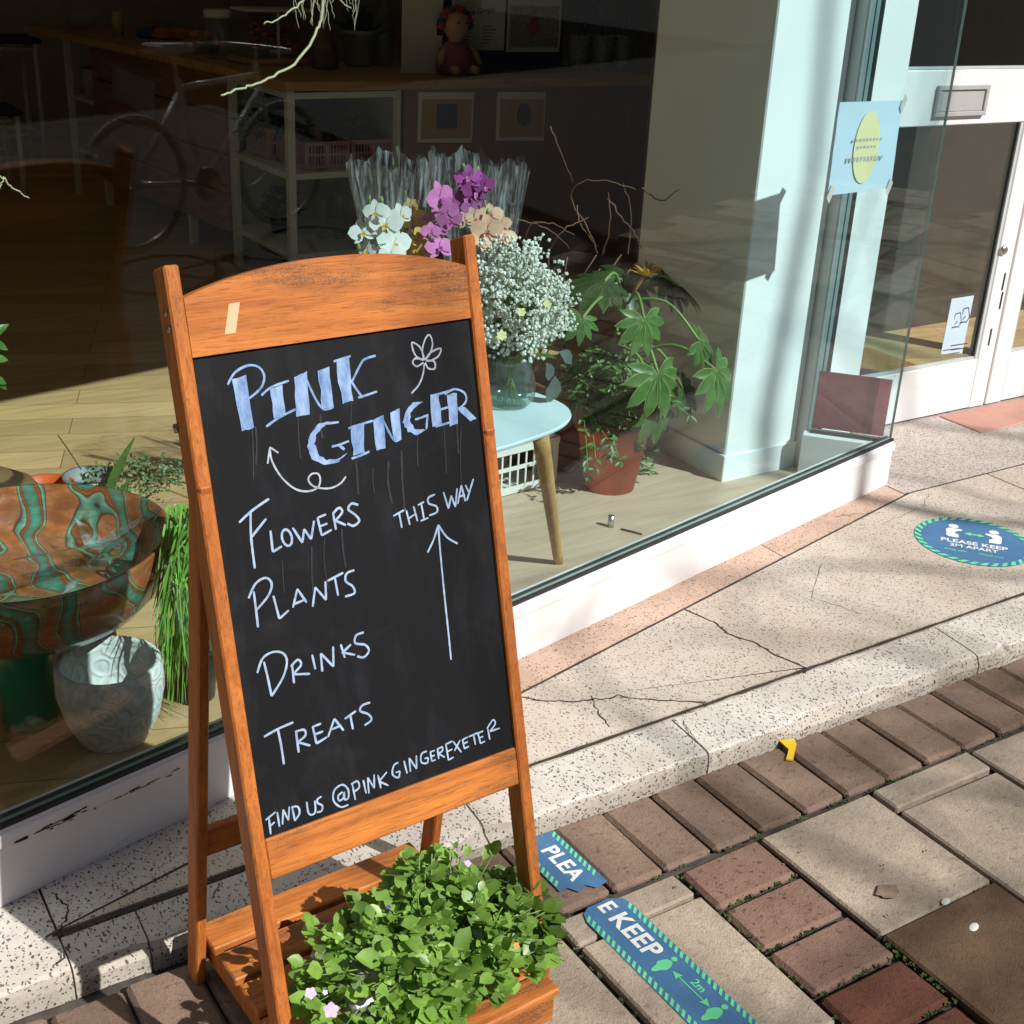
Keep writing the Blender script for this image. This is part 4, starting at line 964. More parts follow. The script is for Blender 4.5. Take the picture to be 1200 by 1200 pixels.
for i in range(3300):
    d = V((rnd.gauss(0,1), rnd.gauss(0,1), rnd.gauss(0,1))).normalized()
    if d.z < -.75: continue
    r_ = (.55 + .55*rnd.random()**.7) * (1 + .5*noise.noise(d*2.4))
    p = ctr + V((d.x*.122, d.y*.115, d.z*.142 if d.z > 0 else d.z*.12))*r_
    s_ = rnd.uniform(.0034, .0066); t_ = rnd.uniform(.85, 1.08)
    n1 = V((rnd.gauss(0,1), rnd.gauss(0,1), rnd.gauss(0,1))).normalized(); n2 = n1.orthogonal().normalized(); n3 = n1.cross(n2)
    gy_.add([p+n1*s_, p+n2*s_, p+n3*s_, p-n1*s_, p-n2*s_, p-n3*s_], [(0,1,2),(0,2,4),(0,4,5),(0,5,1),(3,2,1),(3,4,2),(3,5,4),(3,1,5)], 0, t_)
    if i % 7 == 0: gs.tube([V((vz.x+d.x*.02, vz.y+d.y*.02, TZ+.1)), ctr + (p-ctr)*.55, p], [.0009,.0007,.0004], 3, cap=False)
gy_.build('baby_breath', M['gyp'], va); 
for i in range(14):
    a = rnd.uniform(0, 6.28); gs.tube([V((vz.x+.03*math.cos(a), vz.y+.03*math.sin(a), TZ+.012)), V((vz.x-.02*math.cos(a), vz.y-.02*math.sin(a), TZ+.12))], .0016, 5)
gs.build('stems', M['stem'], va)
m = MB()
for (x, y, s_) in ((588,393,.013),(611,366,.011),(641,356,.010)): blossom(m, ony(x, y, vz.y-.11), s_, (-.3,-.8,.5), 6, 1.0, .8)
m.build('cream_blossom', plain('cream_rose', lin((214,206,140)), .7, .1), va)
m = MB()
for (x, y, dx, dz, ln) in ((655,412,.5,-.35,.05),(640,425,.3,-.9,.05),(650,440,-.2,-1,.07)): m.leaf(ony(x, y, vz.y-.03), (dx,-.1,dz), (.2,-.9,.4), ln, ln*.75)
for k in range(16):
    a = rnd.uniform(0,6.28); m.leaf(V((vz.x, vz.y, TZ+.11)), (math.cos(a), math.sin(a), .7), (0,0,1), .06, .022)
m.build('leaves', M['leaf_grey'], va)

def orchid(mb, lipmb, c, r, nrm, spin=0.0, tint=1.0):
    nrm = V(nrm).normalized(); up = V((0,0,1)); s = up.cross(nrm).normalized(); t_ = nrm.cross(s)
    def dirv(a): return s*math.cos(a) + t_*math.sin(a)
    for a, ln, w, k in ((R(12)+spin, 1.0, 1.05, 0), (R(168)+spin, 1.0, 1.05, 0), (R(90)+spin, .98, .62, 1), (R(218)+spin, .92, .58, 1), (R(322)+spin, .92, .58, 1)):
        mb.leaf(c - nrm*(.002+.002*k), dirv(a) + nrm*.12, nrm, r*ln, r*w, 0, tint*random.uniform(.92,1.06), .05, .12)
    lipmb.leaf(c + nrm*.004, dirv(R(270)) + nrm*.7, nrm, r*.42, r*.3, 0, 1, .15, .3)
    lipmb.leaf(c + nrm*.005, dirv(R(230)) + nrm*.9, nrm, r*.25, r*.18, 0, 1); lipmb.leaf(c + nrm*.005, dirv(R(310)) + nrm*.9, nrm, r*.25, r*.18, 0, 1)
FACE = (-.35,-.85,.25)
def orchid_plant(label, mat, lip, blooms, potxy, Y, buds=()):
    base = V((potxy[0], potxy[1], TZ)); t_ = thing('orchid_plant', base, label, 'flowers', 'orchids behind the sign')
    m = MB(); lp = MB(); stx = MB()
    pts = []
    for (x, y, r, sp, sh) in blooms:
        p = ony(x, y, Y + random.uniform(-.03,.03)); pts.append(p); orchid(m, lp, p, r, V(FACE)+V((random.gauss(0,.2), 0, random.gauss(0,.2))), sp, sh)
    pts.sort(key=lambda p: -p.z)
    top = pts[0] + V((0,.03,.03))
    path = smooth_path([base + V((0,0,.1)), base.lerp(top, .6) + V((0,.04,.08)), top] , 6)
    stx.tube(path, .0028, 6)
    for p in pts: stx.tube([min(path, key=lambda q: (q-p).length), p + V((0,.006,0))], .0012, 5)
    for (x, y) in buds:
        p = ony(x, y, Y); stx.tube([p+V((0,0,-.008)), p, p+V((0,0,.01))], [.002,.006,.002], 8)
    m.build('petals', mat, t_); lp.build('lips', lip, t_); stx.build('stem', M['stem'], t_)
    pm = MB(); pm.lathe(base, [(.036,.001),(.046,.09),(.049,.091),(.049,.1),(.044,.1),(.040,.07),(.0001,.068)], 24); pm.build('pot', M['grey_pot'], t_)
    lfm = MB()
    for k in range(5):
        a = 1.3*k; lfm.leaf(base+V((0,0,.09)), (math.cos(a), math.sin(a), .35), (0,0,1), .12, .04)
    lfm.build('leaves', M['leaf_shop'], t_)
OY = 2.66
orchid_plant('white moth orchid with yellow lips wrapped beside the sign top', M['petal_white'], M['petal_yellow'], [(452,262,.043,0,1),(425,272,.034,.3,.85),(462,285,.044,-.1,1.05),(440,248,.03,.2,.95),(470,252,.030,.2,.8),(430,293,.025,0,.7),(458,300,.035,.1,1)], (1.36,2.58), OY, ((420,290),(447,235)))
orchid_plant('yellow orchid spray between the white and the magenta orchids', M['petal_yellow'], M['flower_orange'], [(484,256,.034,.1,1.25),(490,280,.035,-.2,1.0),(497,270,.03,.4,.8),(486,300,.034,.1,1.0),(500,295,.028,-.2,.85),(482,241,.022,.3,.7)], (1.44,2.60), OY+.03)
orchid_plant('bright magenta orchid stem right above the sign top rail', M['petal_pink'], M['petal_violet'], [(516,232,.042,.2,1.1),(512,262,.040,-.1,1),(527,258,.034,.2,.85),(515,290,.036,.1,1.05),(523,245,.032,-.3,.9),(505,272,.026,0,.95)], (1.50,2.585), OY)
orchid_plant('dark violet orchid tallest inside the right cellophane wrap', M['petal_violet'], M['petal_pink'], [(549,208,.036,.1,1.1),(556,225,.036,-.2,.85),(545,232,.034,.2,.8),(568,218,.030,.2,.75),(552,245,.030,0,.6),(565,245,.026,.2,.8)], (1.60,2.62), OY+.07, ((543,196),(560,199)))
orchid_plant('peach orchid with red lips touching the baby breath', M['petal_peach'], M['print_red'], [(571,270,.042,.1,1.05),(590,278,.036,-.2,1.1),(556,256,.030,.3,.75),(575,252,.034,.1,.9),(562,285,.036,-.1,1.0),(545,258,.024,.3,.65),(587,262,.028,0,.95)], (1.68,2.56), OY-.02, ((572,249),))
def wrap(label, tl, tr, bot, Y, d):
    c = ony(*bot, Y); L, Rr = ony(*tl, Y), ony(*tr, Y)
    t_ = thing('cellophane_wrap', c, label, 'wrapping'); m = MB(); n = 72; k = 9; vs = []
    half = (Rr-L).length*.5; mid = (L+Rr)*.5; ax = (Rr-L).normalized()
    for i in range(k):
        f = i/(k-1)
        for j in range(n):
            a = 2*math.pi*j/n; fold = 1 + (.05*math.sin(a*11+.6)+.035*math.sin(a*23+1.1)+.02*math.sin(a*41))*(.4+f*.6)
            hw = half*(.66+.34*f)*fold; dd = d*(.5+.5*f)*fold
            cc = c.lerp(mid, f)
            topj = (.010*math.sin(a*5+1)+.008*math.sin(a*13)+.006*math.sin(a*29))*(f**4)
            vs.append(cc + ax*math.cos(a)*hw + V((0,1,0))*math.sin(a)*dd + V((0,0,topj)))
    m.add(vs, [(i*n+j, i*n+(j+1) % n, (i+1)*n+(j+1) % n, (i+1)*n+j) for i in range(k-1) for j in range(n)], 0, 1, True)
    m.build('film', M['cellophane'], t_)
wrap('clear cellophane wrap round the white and yellow orchids', (411,192), (512,182), (470,335), OY+.11, .085)
wrap('clear cellophane wrap round the violet and peach orchids', (508,180), (613,190), (560,335), OY+.13, .09)

# white crate under the table
def crate(name, label, cat, org, ax, size, mat, group=None, slots=9):
    w_, d_, h_ = size; ax = V(ax).normalized(); ay = V((-ax.y, ax.x, 0)); org = V(org)
    t_ = thing(name, org, label, cat, group); m = MB(); th = .004
    Ff = lambda a, b, c: org + ax*a + ay*b + V((0,0,c))
    m.box((0,0,.002),(w_,d_,.006), fr=Ff)
    def wall(fr, L):
        m.box((0,0,.0065),(L,th,h_*.16), fr=fr); m.box((0,0,h_*.50),(L,th,h_*.58), fr=fr); m.box((0,-.004,h_*.86),(L,th+.001,h_), fr=fr)
        for z0, z1 in ((h_*.1605,h_*.4995),(h_*.5805,h_*.8595)):
            for k in range(slots*2+1):
                wide = .016 if k % slots == 0 else .0055
                a = (L-wide)*k/(slots*2); m.box((a, .0004, z0), (a+wide, th-.0004, z1), fr=fr)
    wall(Ff, w_); wall(lambda a,b,c: Ff(a, d_-b, c), w_)
    wall(lambda a,b,c: Ff(.0005+b, th+.001+a*(1-2*(th+.001)/d_), c), d_); wall(lambda a,b,c: Ff(w_-.0005-b, th+.001+a*(1-2*(th+.001)/d_), c), d_)
    m.build('slotted_body', mat, t_); return t_
cx = onz(652, 566, ZF+.004); cdir = (onz(652,566,ZF)-onz(588,583,ZF)).normalized()
crate('plastic_crate', 'cream slotted plastic crate on the floor under the blue table', 'crate', cx - cdir*.52 + V((0,0,.001)), cdir, (.52,.32,.145), M['crate_white'])

# potted plants beside the column
def pot(name, base, r0, r1, h, mat, par, rim=.012):
    m = MB(); m.lathe(base, [(r0,.001),(r1*.97,h-rim*2.2),(r1*1.05,h-rim*2.1),(r1*1.07,h-.002),(r1*1.05,h),(r1*.93,h),(r1*.9,h-.03),(.0001,h-.032)], 40); return m.build(name, mat, par)
def palm(green, edge, stem, c, tip, nrm, size, tint=1.0, lobes=8, spread=112, root=None):
    tip = V(tip).normalized(); nrm = V(nrm).normalized(); sd_ = nrm.cross(tip).normalized(); nrm = tip.cross(sd_).normalized()*1.0
    if nrm.dot(V((0,-1,.3))) < 0: nrm = -nrm
    for k in range(lobes):
        a = R(-spread + 2*spread*k/(lobes-1)); ln = size*(1-.38*abs(a)/R(spread))*random.uniform(.94,1.05)
        d = tip*math.cos(a) + sd_*math.sin(a) - nrm*.12
        w = ln*.36
        edge.leaf(c - nrm*.0015, d, nrm, ln, w, 0, tint, .1, .15); green.leaf(c + d.normalized()*.004 + nrm*.0005, d, nrm, ln*.95, w*.86, 0, tint*random.uniform(.85,1.1), .1, .15)
    if root is not None: stem.tube(smooth_path([root, root.lerp(c, .55) + V((0,0,.06)), c], 6), [.0045]*12+[.0028], 6)
fb = onz(716, 570, ZF); fb = V((2.16, 2.76, ZF))
fa = thing('fatsia_plant', fb, 'variegated large leaved plant in a terracotta pot beside the column', 'plant')
pot('pot', fb, .072, .105, .21, M['terracotta'], fa)
G_, E_, S_ = MB(), MB(), MB(); rt = fb + V((0,0,.2))
crown = fb + V((.02, .02, .53))
S_.tube(smooth_path([rt, rt.lerp(crown, .5)+V((.015,0,0)), crown], 5), .007, 7)
for (x, y, Y, tip, nrm, sz, ti) in ((755,374,2.60,(-.05,-.25,-1),(0,-.85,.5),.105,1.15),(771,437,2.58,(.02,-.3,-1),(0,-.8,.55),.13,1.15),(840,434,2.53,(.45,-.25,-.9),(.25,-.9,.35),.125,1.1),(820,400,2.58,(.7,-.1,-.6),(.2,-.7,.6),.10,.9),  # lowest tints: shade on the leaves behind is put into their colour
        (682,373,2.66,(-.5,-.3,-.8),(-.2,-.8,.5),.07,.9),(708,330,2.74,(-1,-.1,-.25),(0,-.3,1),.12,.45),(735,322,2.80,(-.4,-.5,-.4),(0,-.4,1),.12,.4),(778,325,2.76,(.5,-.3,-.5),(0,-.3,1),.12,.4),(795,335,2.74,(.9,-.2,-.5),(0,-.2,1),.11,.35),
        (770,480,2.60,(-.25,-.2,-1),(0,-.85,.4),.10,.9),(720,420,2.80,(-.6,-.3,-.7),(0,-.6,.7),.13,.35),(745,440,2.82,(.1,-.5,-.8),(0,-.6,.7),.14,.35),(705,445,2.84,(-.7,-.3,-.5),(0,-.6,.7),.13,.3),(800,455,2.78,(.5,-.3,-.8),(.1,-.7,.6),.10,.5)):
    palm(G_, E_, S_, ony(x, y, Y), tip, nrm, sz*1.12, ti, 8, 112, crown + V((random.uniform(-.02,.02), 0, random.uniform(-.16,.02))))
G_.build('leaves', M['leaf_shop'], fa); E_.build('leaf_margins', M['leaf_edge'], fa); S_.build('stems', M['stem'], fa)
m = MB(); c = ony(759, 316, 2.72)
m.tube([crown, c], .005, 6)
for k in range(16):
    a = 2*math.pi*k/16; m.leaf(c + V((0,0,-.02)), (math.cos(a), math.sin(a)*.7, random.uniform(.3,.9)), (0,0,1), random.uniform(.045,.06), .014, 0, random.uniform(.8,1.2), .2, .1)
m.build('young_leaves', M['leaf_amber'], fa)
tb = onz(692, 560, ZF); tb = V((2.13, 2.96, ZF))
tp = thing('trailing_plant', tb, 'small leaved trailing plant in old terracotta pot behind the blue table', 'plant')
pot('pot', tb, .075, .1, .27, M['terracotta_dark'], tp)
L_, S_ = MB(), MB(); rnd = random.Random(21)
for i in range(95):
    px_, py_ = rnd.gauss(722, 27), rnd.uniform(425, 562)
    e = ony(px_, py_, rnd.uniform(2.62, 2.78)); b = tb + V((rnd.gauss(0,.05), -.05, .27))
    path = smooth_path([b, b.lerp(e, .5) + V((0,-.02,.07)), e], 5); S_.tube(path, .0012, 4)
    for q in path[3:]:
        for k in range(3):
            a = rnd.uniform(0,6.28); L_.leaf(q, (math.cos(a), math.sin(a)*.6, rnd.uniform(-.8,.5)), (0,-.5,.8), rnd.uniform(.018,.034), .010, 0, rnd.uniform(.6,1.25))
L_.build('leaves', M['leaf_shop'], tp); S_.build('stems', M['stem'], tp)
m = MB(); m.tube([onz(715.5,617,ZF+.005), onz(715.5,617,ZF+.005)+V((0,0,.032))], [.0085,.0085], 20); tag(m.build('metal_cap', M['steel']), 'small silver cylinder standing alone on the display floor', 'cap')
m = MB()
for (x, y, a) in ((727,621,.0),): p = onz(740,624,ZF+.006); m.tube([onz(728,620,ZF+.0065), onz(752,626,ZF+.0065)], .003, 6)  # dark bar laid where the shadow of a thin stick falls
tag(m.build('short_stick', M['dark_wood']), 'short dark stick lying beside the silver cylinder', 'stick')
# twisted willow
tw = thing('twisted_willow', (2.03, 3.0, ZF), 'bare twisted willow stems rising behind the baby breath', 'branches'); rnd = random.Random(8)
for path in ([(612,285),(625,262),(652,265),(672,275)],[(600,240),(604,255),(640,268),(668,290)],[(700,298),(690,270),(670,235),(678,215),(710,212),(745,222)],[(712,232),(728,255),(745,275),(752,292)],[(752,220),(775,235),(795,222)],[(645,150),(660,185),(672,215)],[(675,240),(680,262),(700,290)],[(640,300),(660,270),(690,255)],[(705,300),(715,260),(712,225)],[(735,300),(740,255),(730,215)]):
    m = MB(); P = [ony(x, y, 2.95 + .1*noise.noise(V((x*.02, y*.02, 0)))) for x, y in path]; P = smooth_path(P, 6)
    m.tube([p + V((rnd.gauss(0,.002),0,rnd.gauss(0,.002))) for p in P], [.0028 - .0017*i/len(P) for i in range(len(P))], 5); m.build('stem', M['willow'], tw)
m = MB()
for i in range(9):
    e = ony(rnd.uniform(640,745), rnd.uniform(285,330), 2.95); b = V((2.03+rnd.gauss(0,.02), 3.0, ZF+.18)); m.tube(smooth_path([b, b.lerp(e,.5)+V((rnd.gauss(0,.03),0,0)), e],4), .0022, 5)
m.build('lower_stems', M['willow'], tw)
m = MB(); m.lathe((2.03,3.0,ZF), [(.055,.001),(.07,.1),(.06,.2),(.064,.21),(.056,.21),(.0001,.19)], 28); m.build('pot', M['dark_metal'], tw)

# ------------------------------------------------------------------ left of the sign: basin, pots, grasses
bc = V((.462, 2.385, 0))
ba = thing('marbled_basin', (bc.x, bc.y, ZF), 'large round basin marbled in brown and turquoise on dark wooden legs', 'basin')
def wob(p, a, r, z):
    k = 1 + .02*math.sin(3*a+1); return V((bc.x+(p.x-bc.x)*k, bc.y+(p.y-bc.y)*k, p.z))
m = MB(); m.lathe((bc.x, bc.y, 0), [(.0001,.262),(.185,.262),(.222,.270),(.248,.300),(.264,.350),(.272,.404),(.271,.4085),(.264,.4085),(.252,.37),(.228,.325),(.19,.308),(.0001,.303)], 64, fn=wob); m.build('bowl', M['marble'], ba)
for k in range(3):
    a = .35+k*2.0; m = MB(); m.tube([V((bc.x+.19*math.cos(a), bc.y+.05+.15*math.sin(a), ZF)), V((bc.x+.14*math.cos(a), bc.y+.03+.12*math.sin(a), .2675))], [.014,.02], 10); m.build('leg', M['dark_wood'], ba)
m = MB(); c = onz(125, 652, .335)
for i in range(9):
    p = [c + V((random.gauss(0,.028), random.gauss(0,.022), abs(random.gauss(.008,.02)))) for _ in range(3)]
    q0 = p[0]; grid = []
    for a in range(4):
        for b in range(4): grid.append(q0 + (p[1]-q0)*a*.6 + (p[2]-q0)*b*.6 + V((0,0,.008*random.random())))
    m.add(grid, [(a*4+b, a*4+b+1, a*4+b+5, a*4+b+4) for a in range(3) for b in range(3)])
tag(m.build('crumpled_film', M['clear_film']), 'crumpled clear film lying inside the marbled basin', 'wrapping')
wp = V((.545, 2.172, ZF))
wt = thing('concrete_planter', wp, 'empty white concrete planter with carved roses on the floor', 'planter')
m = MB(); m.lathe(wp, [(.058,.001),(.066,.006),(.088,.055),(.100,.11),(.0995,.150),(.097,.166),(.094,.1695),(.088,.1695),(.085,.163),(.086,.11),(.07,.04),(.0001,.03)], 48); m.build('bowl', M['white_pot'], wt)
gp = V((.420, 2.30, ZF)); gt = thing('green_vase', gp, 'dark green glazed cylinder pot in shade beside the white planter', 'pot')
m = MB(); m.lathe(gp, [(.046,.001),(.052,.012),(.05,.14),(.054,.19),(.048,.19),(.044,.15),(.0001,.03)], 32); m.build('vessel', M['green_pot'], gt)
op = onz(52, 575, ZF+.15); op.z = ZF
ot = thing('orange_pot', op, 'empty bright orange flower pot behind the marbled basin', 'pot')
m = MB(); m.lathe(op, [(.05,.001),(.066,.135),(.073,.136),(.075,.165),(.069,.165),(.064,.13),(.05,.03),(.0001,.02)], 32); m.build('vessel', M['orange_pot'], ot)
rp = onz(-14, 600, ZF+.16); rp.z = ZF
rt_ = thing('ringed_bowl', rp, 'upturned dark wooden bowl with growth rings behind the basin', 'bowl')
m = MB(); m.lathe(rp, [(.165,.001),(.17,.06),(.15,.16),(.11,.225),(.05,.26),(.0001,.265)], 40); m.build('shell', M['ringed'], rt_)
pp_ = onz(105, 560, ZF+.17); pp_.z = ZF
pt = thing('pearl_plant', pp_, 'string of pearls plant spilling from a grey metal pot', 'plant')
m = MB(); m.lathe(pp_, [(.05,.001),(.06,.165),(.066,.168),(.066,.178),(.058,.178),(.054,.15),(.0001,.148)], 32); m.build('pot', M['grey_pot'], pt)
m = MB(); rnd = random.Random(31)
for i in range(900):
    a = rnd.uniform(-2.8,.6); r_ = .02+.13*rnd.random()**.7
    z = .185 + .035*(1-(r_/.15)**2)*rnd.random() - (.06*rnd.random() if r_ > .07 else 0)
    p = pp_ + V((r_*1.25*math.cos(a)+.045, r_*math.sin(a)*.8-.02, z)); d = V((rnd.gauss(0,1), rnd.gauss(0,1), rnd.gauss(0,.6)))
    m.leaf(p, d, (rnd.gauss(0,.5),rnd.gauss(0,.5),1), rnd.uniform(.009,.016), .008, 0, rnd.uniform(.5,1.3))
m.build('pearls', leafmat('pearl_leaf', (.10,.15,.06), (.2,.26,.12), .2), pt)
m = MB(); P = [ony(x, y, 2.95) for x, y in ((128,582),(133,560),(145,535),(158,512))]
def blade(mb, P, w, tint=1.0, side=None):
    k = len(P); vs = []; fs = []
    for i, p in enumerate(P):
        d = (P[min(i+1,k-1)]-P[max(i-1,0)]).normalized(); s_ = (V(side) if side else d.cross(V((.3,-.8,.5)))).normalized()
        ww = w*(1-(i/(k-1))**2.2)*.5 + .0004; vs += [p+s_*ww, p+V((0,-.0,0))-d.cross(s_)*ww*.35, p-s_*ww]
    for i in range(k-1): fs += [(i*3, i*3+1, i*3+4, i*3+3), (i*3+1, i*3+2, i*3+5, i*3+4)]
    mb.add(vs, fs, 0, tint, True)
blade(m, smooth_path(P, 5), .026, .55); blade(m, smooth_path([ony(x,y,2.95) for x,y in ((140,580),(148,568),(152,560))], 4), .016, .5)
m.build('long_leaf', M['leaf_grass'], pt)
m = MB(); m.tube(smooth_path([ony(x,y,2.95) for x,y in ((95,550),(80,527),(68,510))], 4), .0016, 5); m.build('red_stalk', M['willow'], pt)
gb = V((.73, 2.24, ZF)); gt2 = thing('grass_plant', gb, 'bright green arching grass plant in a dark pot behind the sign leg', 'plant')
m = MB(); m.lathe(gb, [(.04,.001),(.05,.1),(.055,.12),(.048,.12),(.0001,.1)], 24); m.build('pot', M['dark_metal'], gt2)
m = MB(); rnd = random.Random(41)
for i in range(105):
    top = ony(rnd.uniform(196,238), rnd.uniform(590,700), 2.2+rnd.uniform(-.06,.06)); end = ony(rnd.uniform(176,240), rnd.uniform(700,850), 2.16+rnd.uniform(-.05,.08)); end.z = max(end.z, ZF+.01)
    b = gb + V((rnd.gauss(0,.015), rnd.gauss(0,.015), .11))
    blade(m, smooth_path([b, b.lerp(top,.7)+V((.01,0,.02)), top, top.lerp(end,.45)+V((-.008,0,.015)), end], 5), rnd.choice((.004,.006,.008,.013)), rnd.uniform(.7,1.6))
m.build('blades', M['leaf_grass'], gt2)
# foliage and strands entering from the left edge
lt = onglass(-30, 430, .3); t_ = thing('leafy_sprig', lt, 'green leaf tips entering at the left edge of the window', 'plant'); m = MB()
for (x, y, dx, dz, ln) in ((-22,396,.9,-.5,.05),(-22,420,1,-.15,.045),(-24,438,1,-.5,.05),(-25,405,.8,.5,.06),(-22,432,.7,-.7,.06)): m.leaf(onglass(x, y, .3), (dx,.1,dz), (0,-.7,.7), ln, .018, 0, 1.1)
m.build('leaves', M['leaf_shop'], t_)
m = MB(); m.tube([onglass(-40,380,.3), onglass(-25,415,.3), onglass(-30,470,.3), V((lt.x-.28, lt.y+.1, ZF+.1))], .003, 5); m.build('stem', M['stem'], t_)
m = MB(); m.lathe((lt.x-.28, lt.y+.1, ZF), [(.05,.001),(.065,.1),(.06,.1),(.0001,.09)], 20); m.build('pot', M['terracotta_dark'], t_)
def dry_branch(label, paths, root):
    t_ = thing('dried_branch', root, label, 'branch')
    for (P, r_) in paths:
        m = MB(); Q = smooth_path([onglass(x, y, .25) for x, y in P], 6); m.tube([q + V((random.gauss(0,.0012),0,random.gauss(0,.0012))) for q in Q], [r_*(1-.5*i/len(Q)) for i in range(len(Q))], 6); m.build('twig', M['twig'], t_)
    return t_
rnd = random.Random(17)
pths = [([(378,-260),(381,-120),(378,0),(372,35),(350,70),(315,92),(286,103),(259,112)], .0034), ([(378,-40),(362,-10),(345,10),(325,22),(310,28)], .0022), ([(378,-30),(395,-6),(405,6),(412,10)], .0016)]
for i in range(20):
    x0 = rnd.uniform(340,420); pths.append(([(378+(x0-378)*.3,-30),(x0,-8),(x0+rnd.uniform(-6,8),rnd.uniform(4,38))], .0009))
dry_branch('pale dried branch with curved twig hanging inside the glass', pths, onglass(378,0,.25))
dry_branch('thin pale forked strand at the far left of the window', [([(-60,120),(-20,180),(0,205),(15,220),(34,233)], .0018), ([(4,207),(2,216),(-4,228)], .0014)], onglass(0,205,.25))

# ------------------------------------------------------------------ shop counter and what stands on it
CZ = .935
ct = thing('shop_counter', (2.6, 5.6, ZF), 'long wooden topped counter with drawers and white shelf bay', 'counter')
m = MB(); m.poly([(2.165,5.05,CZ),(4.05,5.03,CZ),(4.05,5.72,CZ),(2.78,5.74,CZ),(2.52,8.0,CZ),(1.86,8.0,CZ),(2.13,5.74,CZ)], .035, (0,0,1)); m.build('countertop', M['counter_wood'], ct)
fa_, fb_ = V((2.165,5.74,0)), V((2.02,7.28,0)); fd = (fb_-fa_).normalized(); fn_ = V((-fd.y, fd.x, 0)); FL = (fb_-fa_).length
if fn_.x < 0: fn_ = -fn_
FF = lambda a, b, c: fa_ + fd*a + fn_*b + V((0,0,c))
zs = [.20, .375, .55, .725, .897]
for i in range(4):
    m = MB(); m.box((.01, .0, zs[i]+.004), (FL, .45, zs[i+1]-.004), fr=FF, bev=.003); m.build('drawer', M['counter_front'], ct)
for a in (.45, FL-.04):
    m = MB(); m.box((a, .02, ZF), (a+.035, .055, .2), fr=FF); m.build('foot', M['white_metal'], ct)
m = MB(); m.box((FL+.36, 0, ZF), (FL+.39, .03, .9), fr=FF); m.build('post', M['white_metal'], ct)
for z in (.30, .58):
    m = MB(); m.box((FL+.01, .01, z), (FL+.355, .4, z+.02), fr=FF); m.build('side_shelf', M['white_metal'], ct)
X0, X1 = 2.175, 2.69; Y0, Y1 = 5.065, 5.725
for (x, y) in ((X0,Y0),(X0,Y1-.035),(X1-.02,Y0)):
    m = MB(); m.box((x,y,ZF),(x+(.032 if x < X1-.1 else .02),y+.032,CZ-.037)); m.build('post', M['white_metal'], ct)
for z in (.215,.548,.868):
    m = MB(); m.box((X0+.033,Y0+.002,z),(X1-.021,Y1,z+.024)); m.box((X0+.002,Y0+.033,z),(X0+.0325,Y1-.036,z+.024)); m.build('shelf', M['white_metal'], ct)
m = MB(); m.box((X0+.03,Y1+.002,ZF),(X1,Y1+.02,CZ-.037)); m.box((X1+.001,Y0+.05,ZF),(X1+.02,Y1,CZ-.037)); m.build('back_panel', plain('shelf_back_panel', (.33,.35,.30), .7, .1), ct)
m = MB(); m.box((X1+.022,Y0+.004,ZF),(3.9,Y0+.03,CZ-.036)); m.box((3.901,Y0+.0,ZF),(4.05,Y0+.4,CZ-.036)); m.build('front_panel', M['counter_panel'], ct)
for (l, label, sp) in (((491,108,556,167), 'kraft print with a small blue picture taped on the counter front', 0), ((583,108,640,165), 'kraft print with a dark round portrait taped on the counter front', 1)):
    x0, y0, x1, y1 = l; YY = Y0+.0015
    a, b, c, d = ony(x0,y0,YY), ony(x1,y0,YY), ony(x1-3,y1,YY), ony(x0-2,y1,YY)
    t_ = thing('taped_print', a, label, 'print'); m = MB(); m.poly([a,b,c,d], .002, (0,-1,0)); m.build('sheet', M['paper'], t_)
    mid = (a+b+c+d)/4; w_ = (b-a).length; h_ = (a-d).length; e = .0026
    Q = lambda u, v, o=0: mid + (b-a)*u + (a-d)*v + V((0,-e-o,0))
    m = MB(); m.poly([Q(-.44,-.42),Q(.46,-.42),Q(.46,.36),Q(-.44,.36)]); m.build('kraft_ground', M['paper_kraft'], t_)
    m = MB()
    if sp == 0: m.poly([Q(-.18,-.22,.001),Q(.2,-.22,.001),Q(.2,.28,.001),Q(-.18,.28,.001)]); m.build('picture', M['ink_blue'], t_)
    else: m.poly([Q(.05+.15*math.cos(k*.3927), .05+.24*math.sin(k*.3927), .001) for k in range(16)]); m.build('picture', M['print_dark'], t_)
m = MB(); q = [onplane(x, y, fa_ - fn_*.002, fn_) for x, y in ((132,75),(181,97),(181,139),(131,113))]; m.poly(q, .001, -fn_); pl_ = m.build('lilac_note', M['paper_lilac']); tag(pl_, 'lilac handwritten sheet hanging on the drawer front', 'note')
m = MB()
for v in (.35,.5,.65,.8):
    a = q[0].lerp(q[3], v).lerp(q[1].lerp(q[2], v), .15) - fn_*.002; b = q[0].lerp(q[3], v).lerp(q[1].lerp(q[2], v), .8) - fn_*.002
    m.poly([a, b, b+V((0,0,.006)), a+V((0,0,.006))])
m.build('writing', M['print_grey'], pl_)
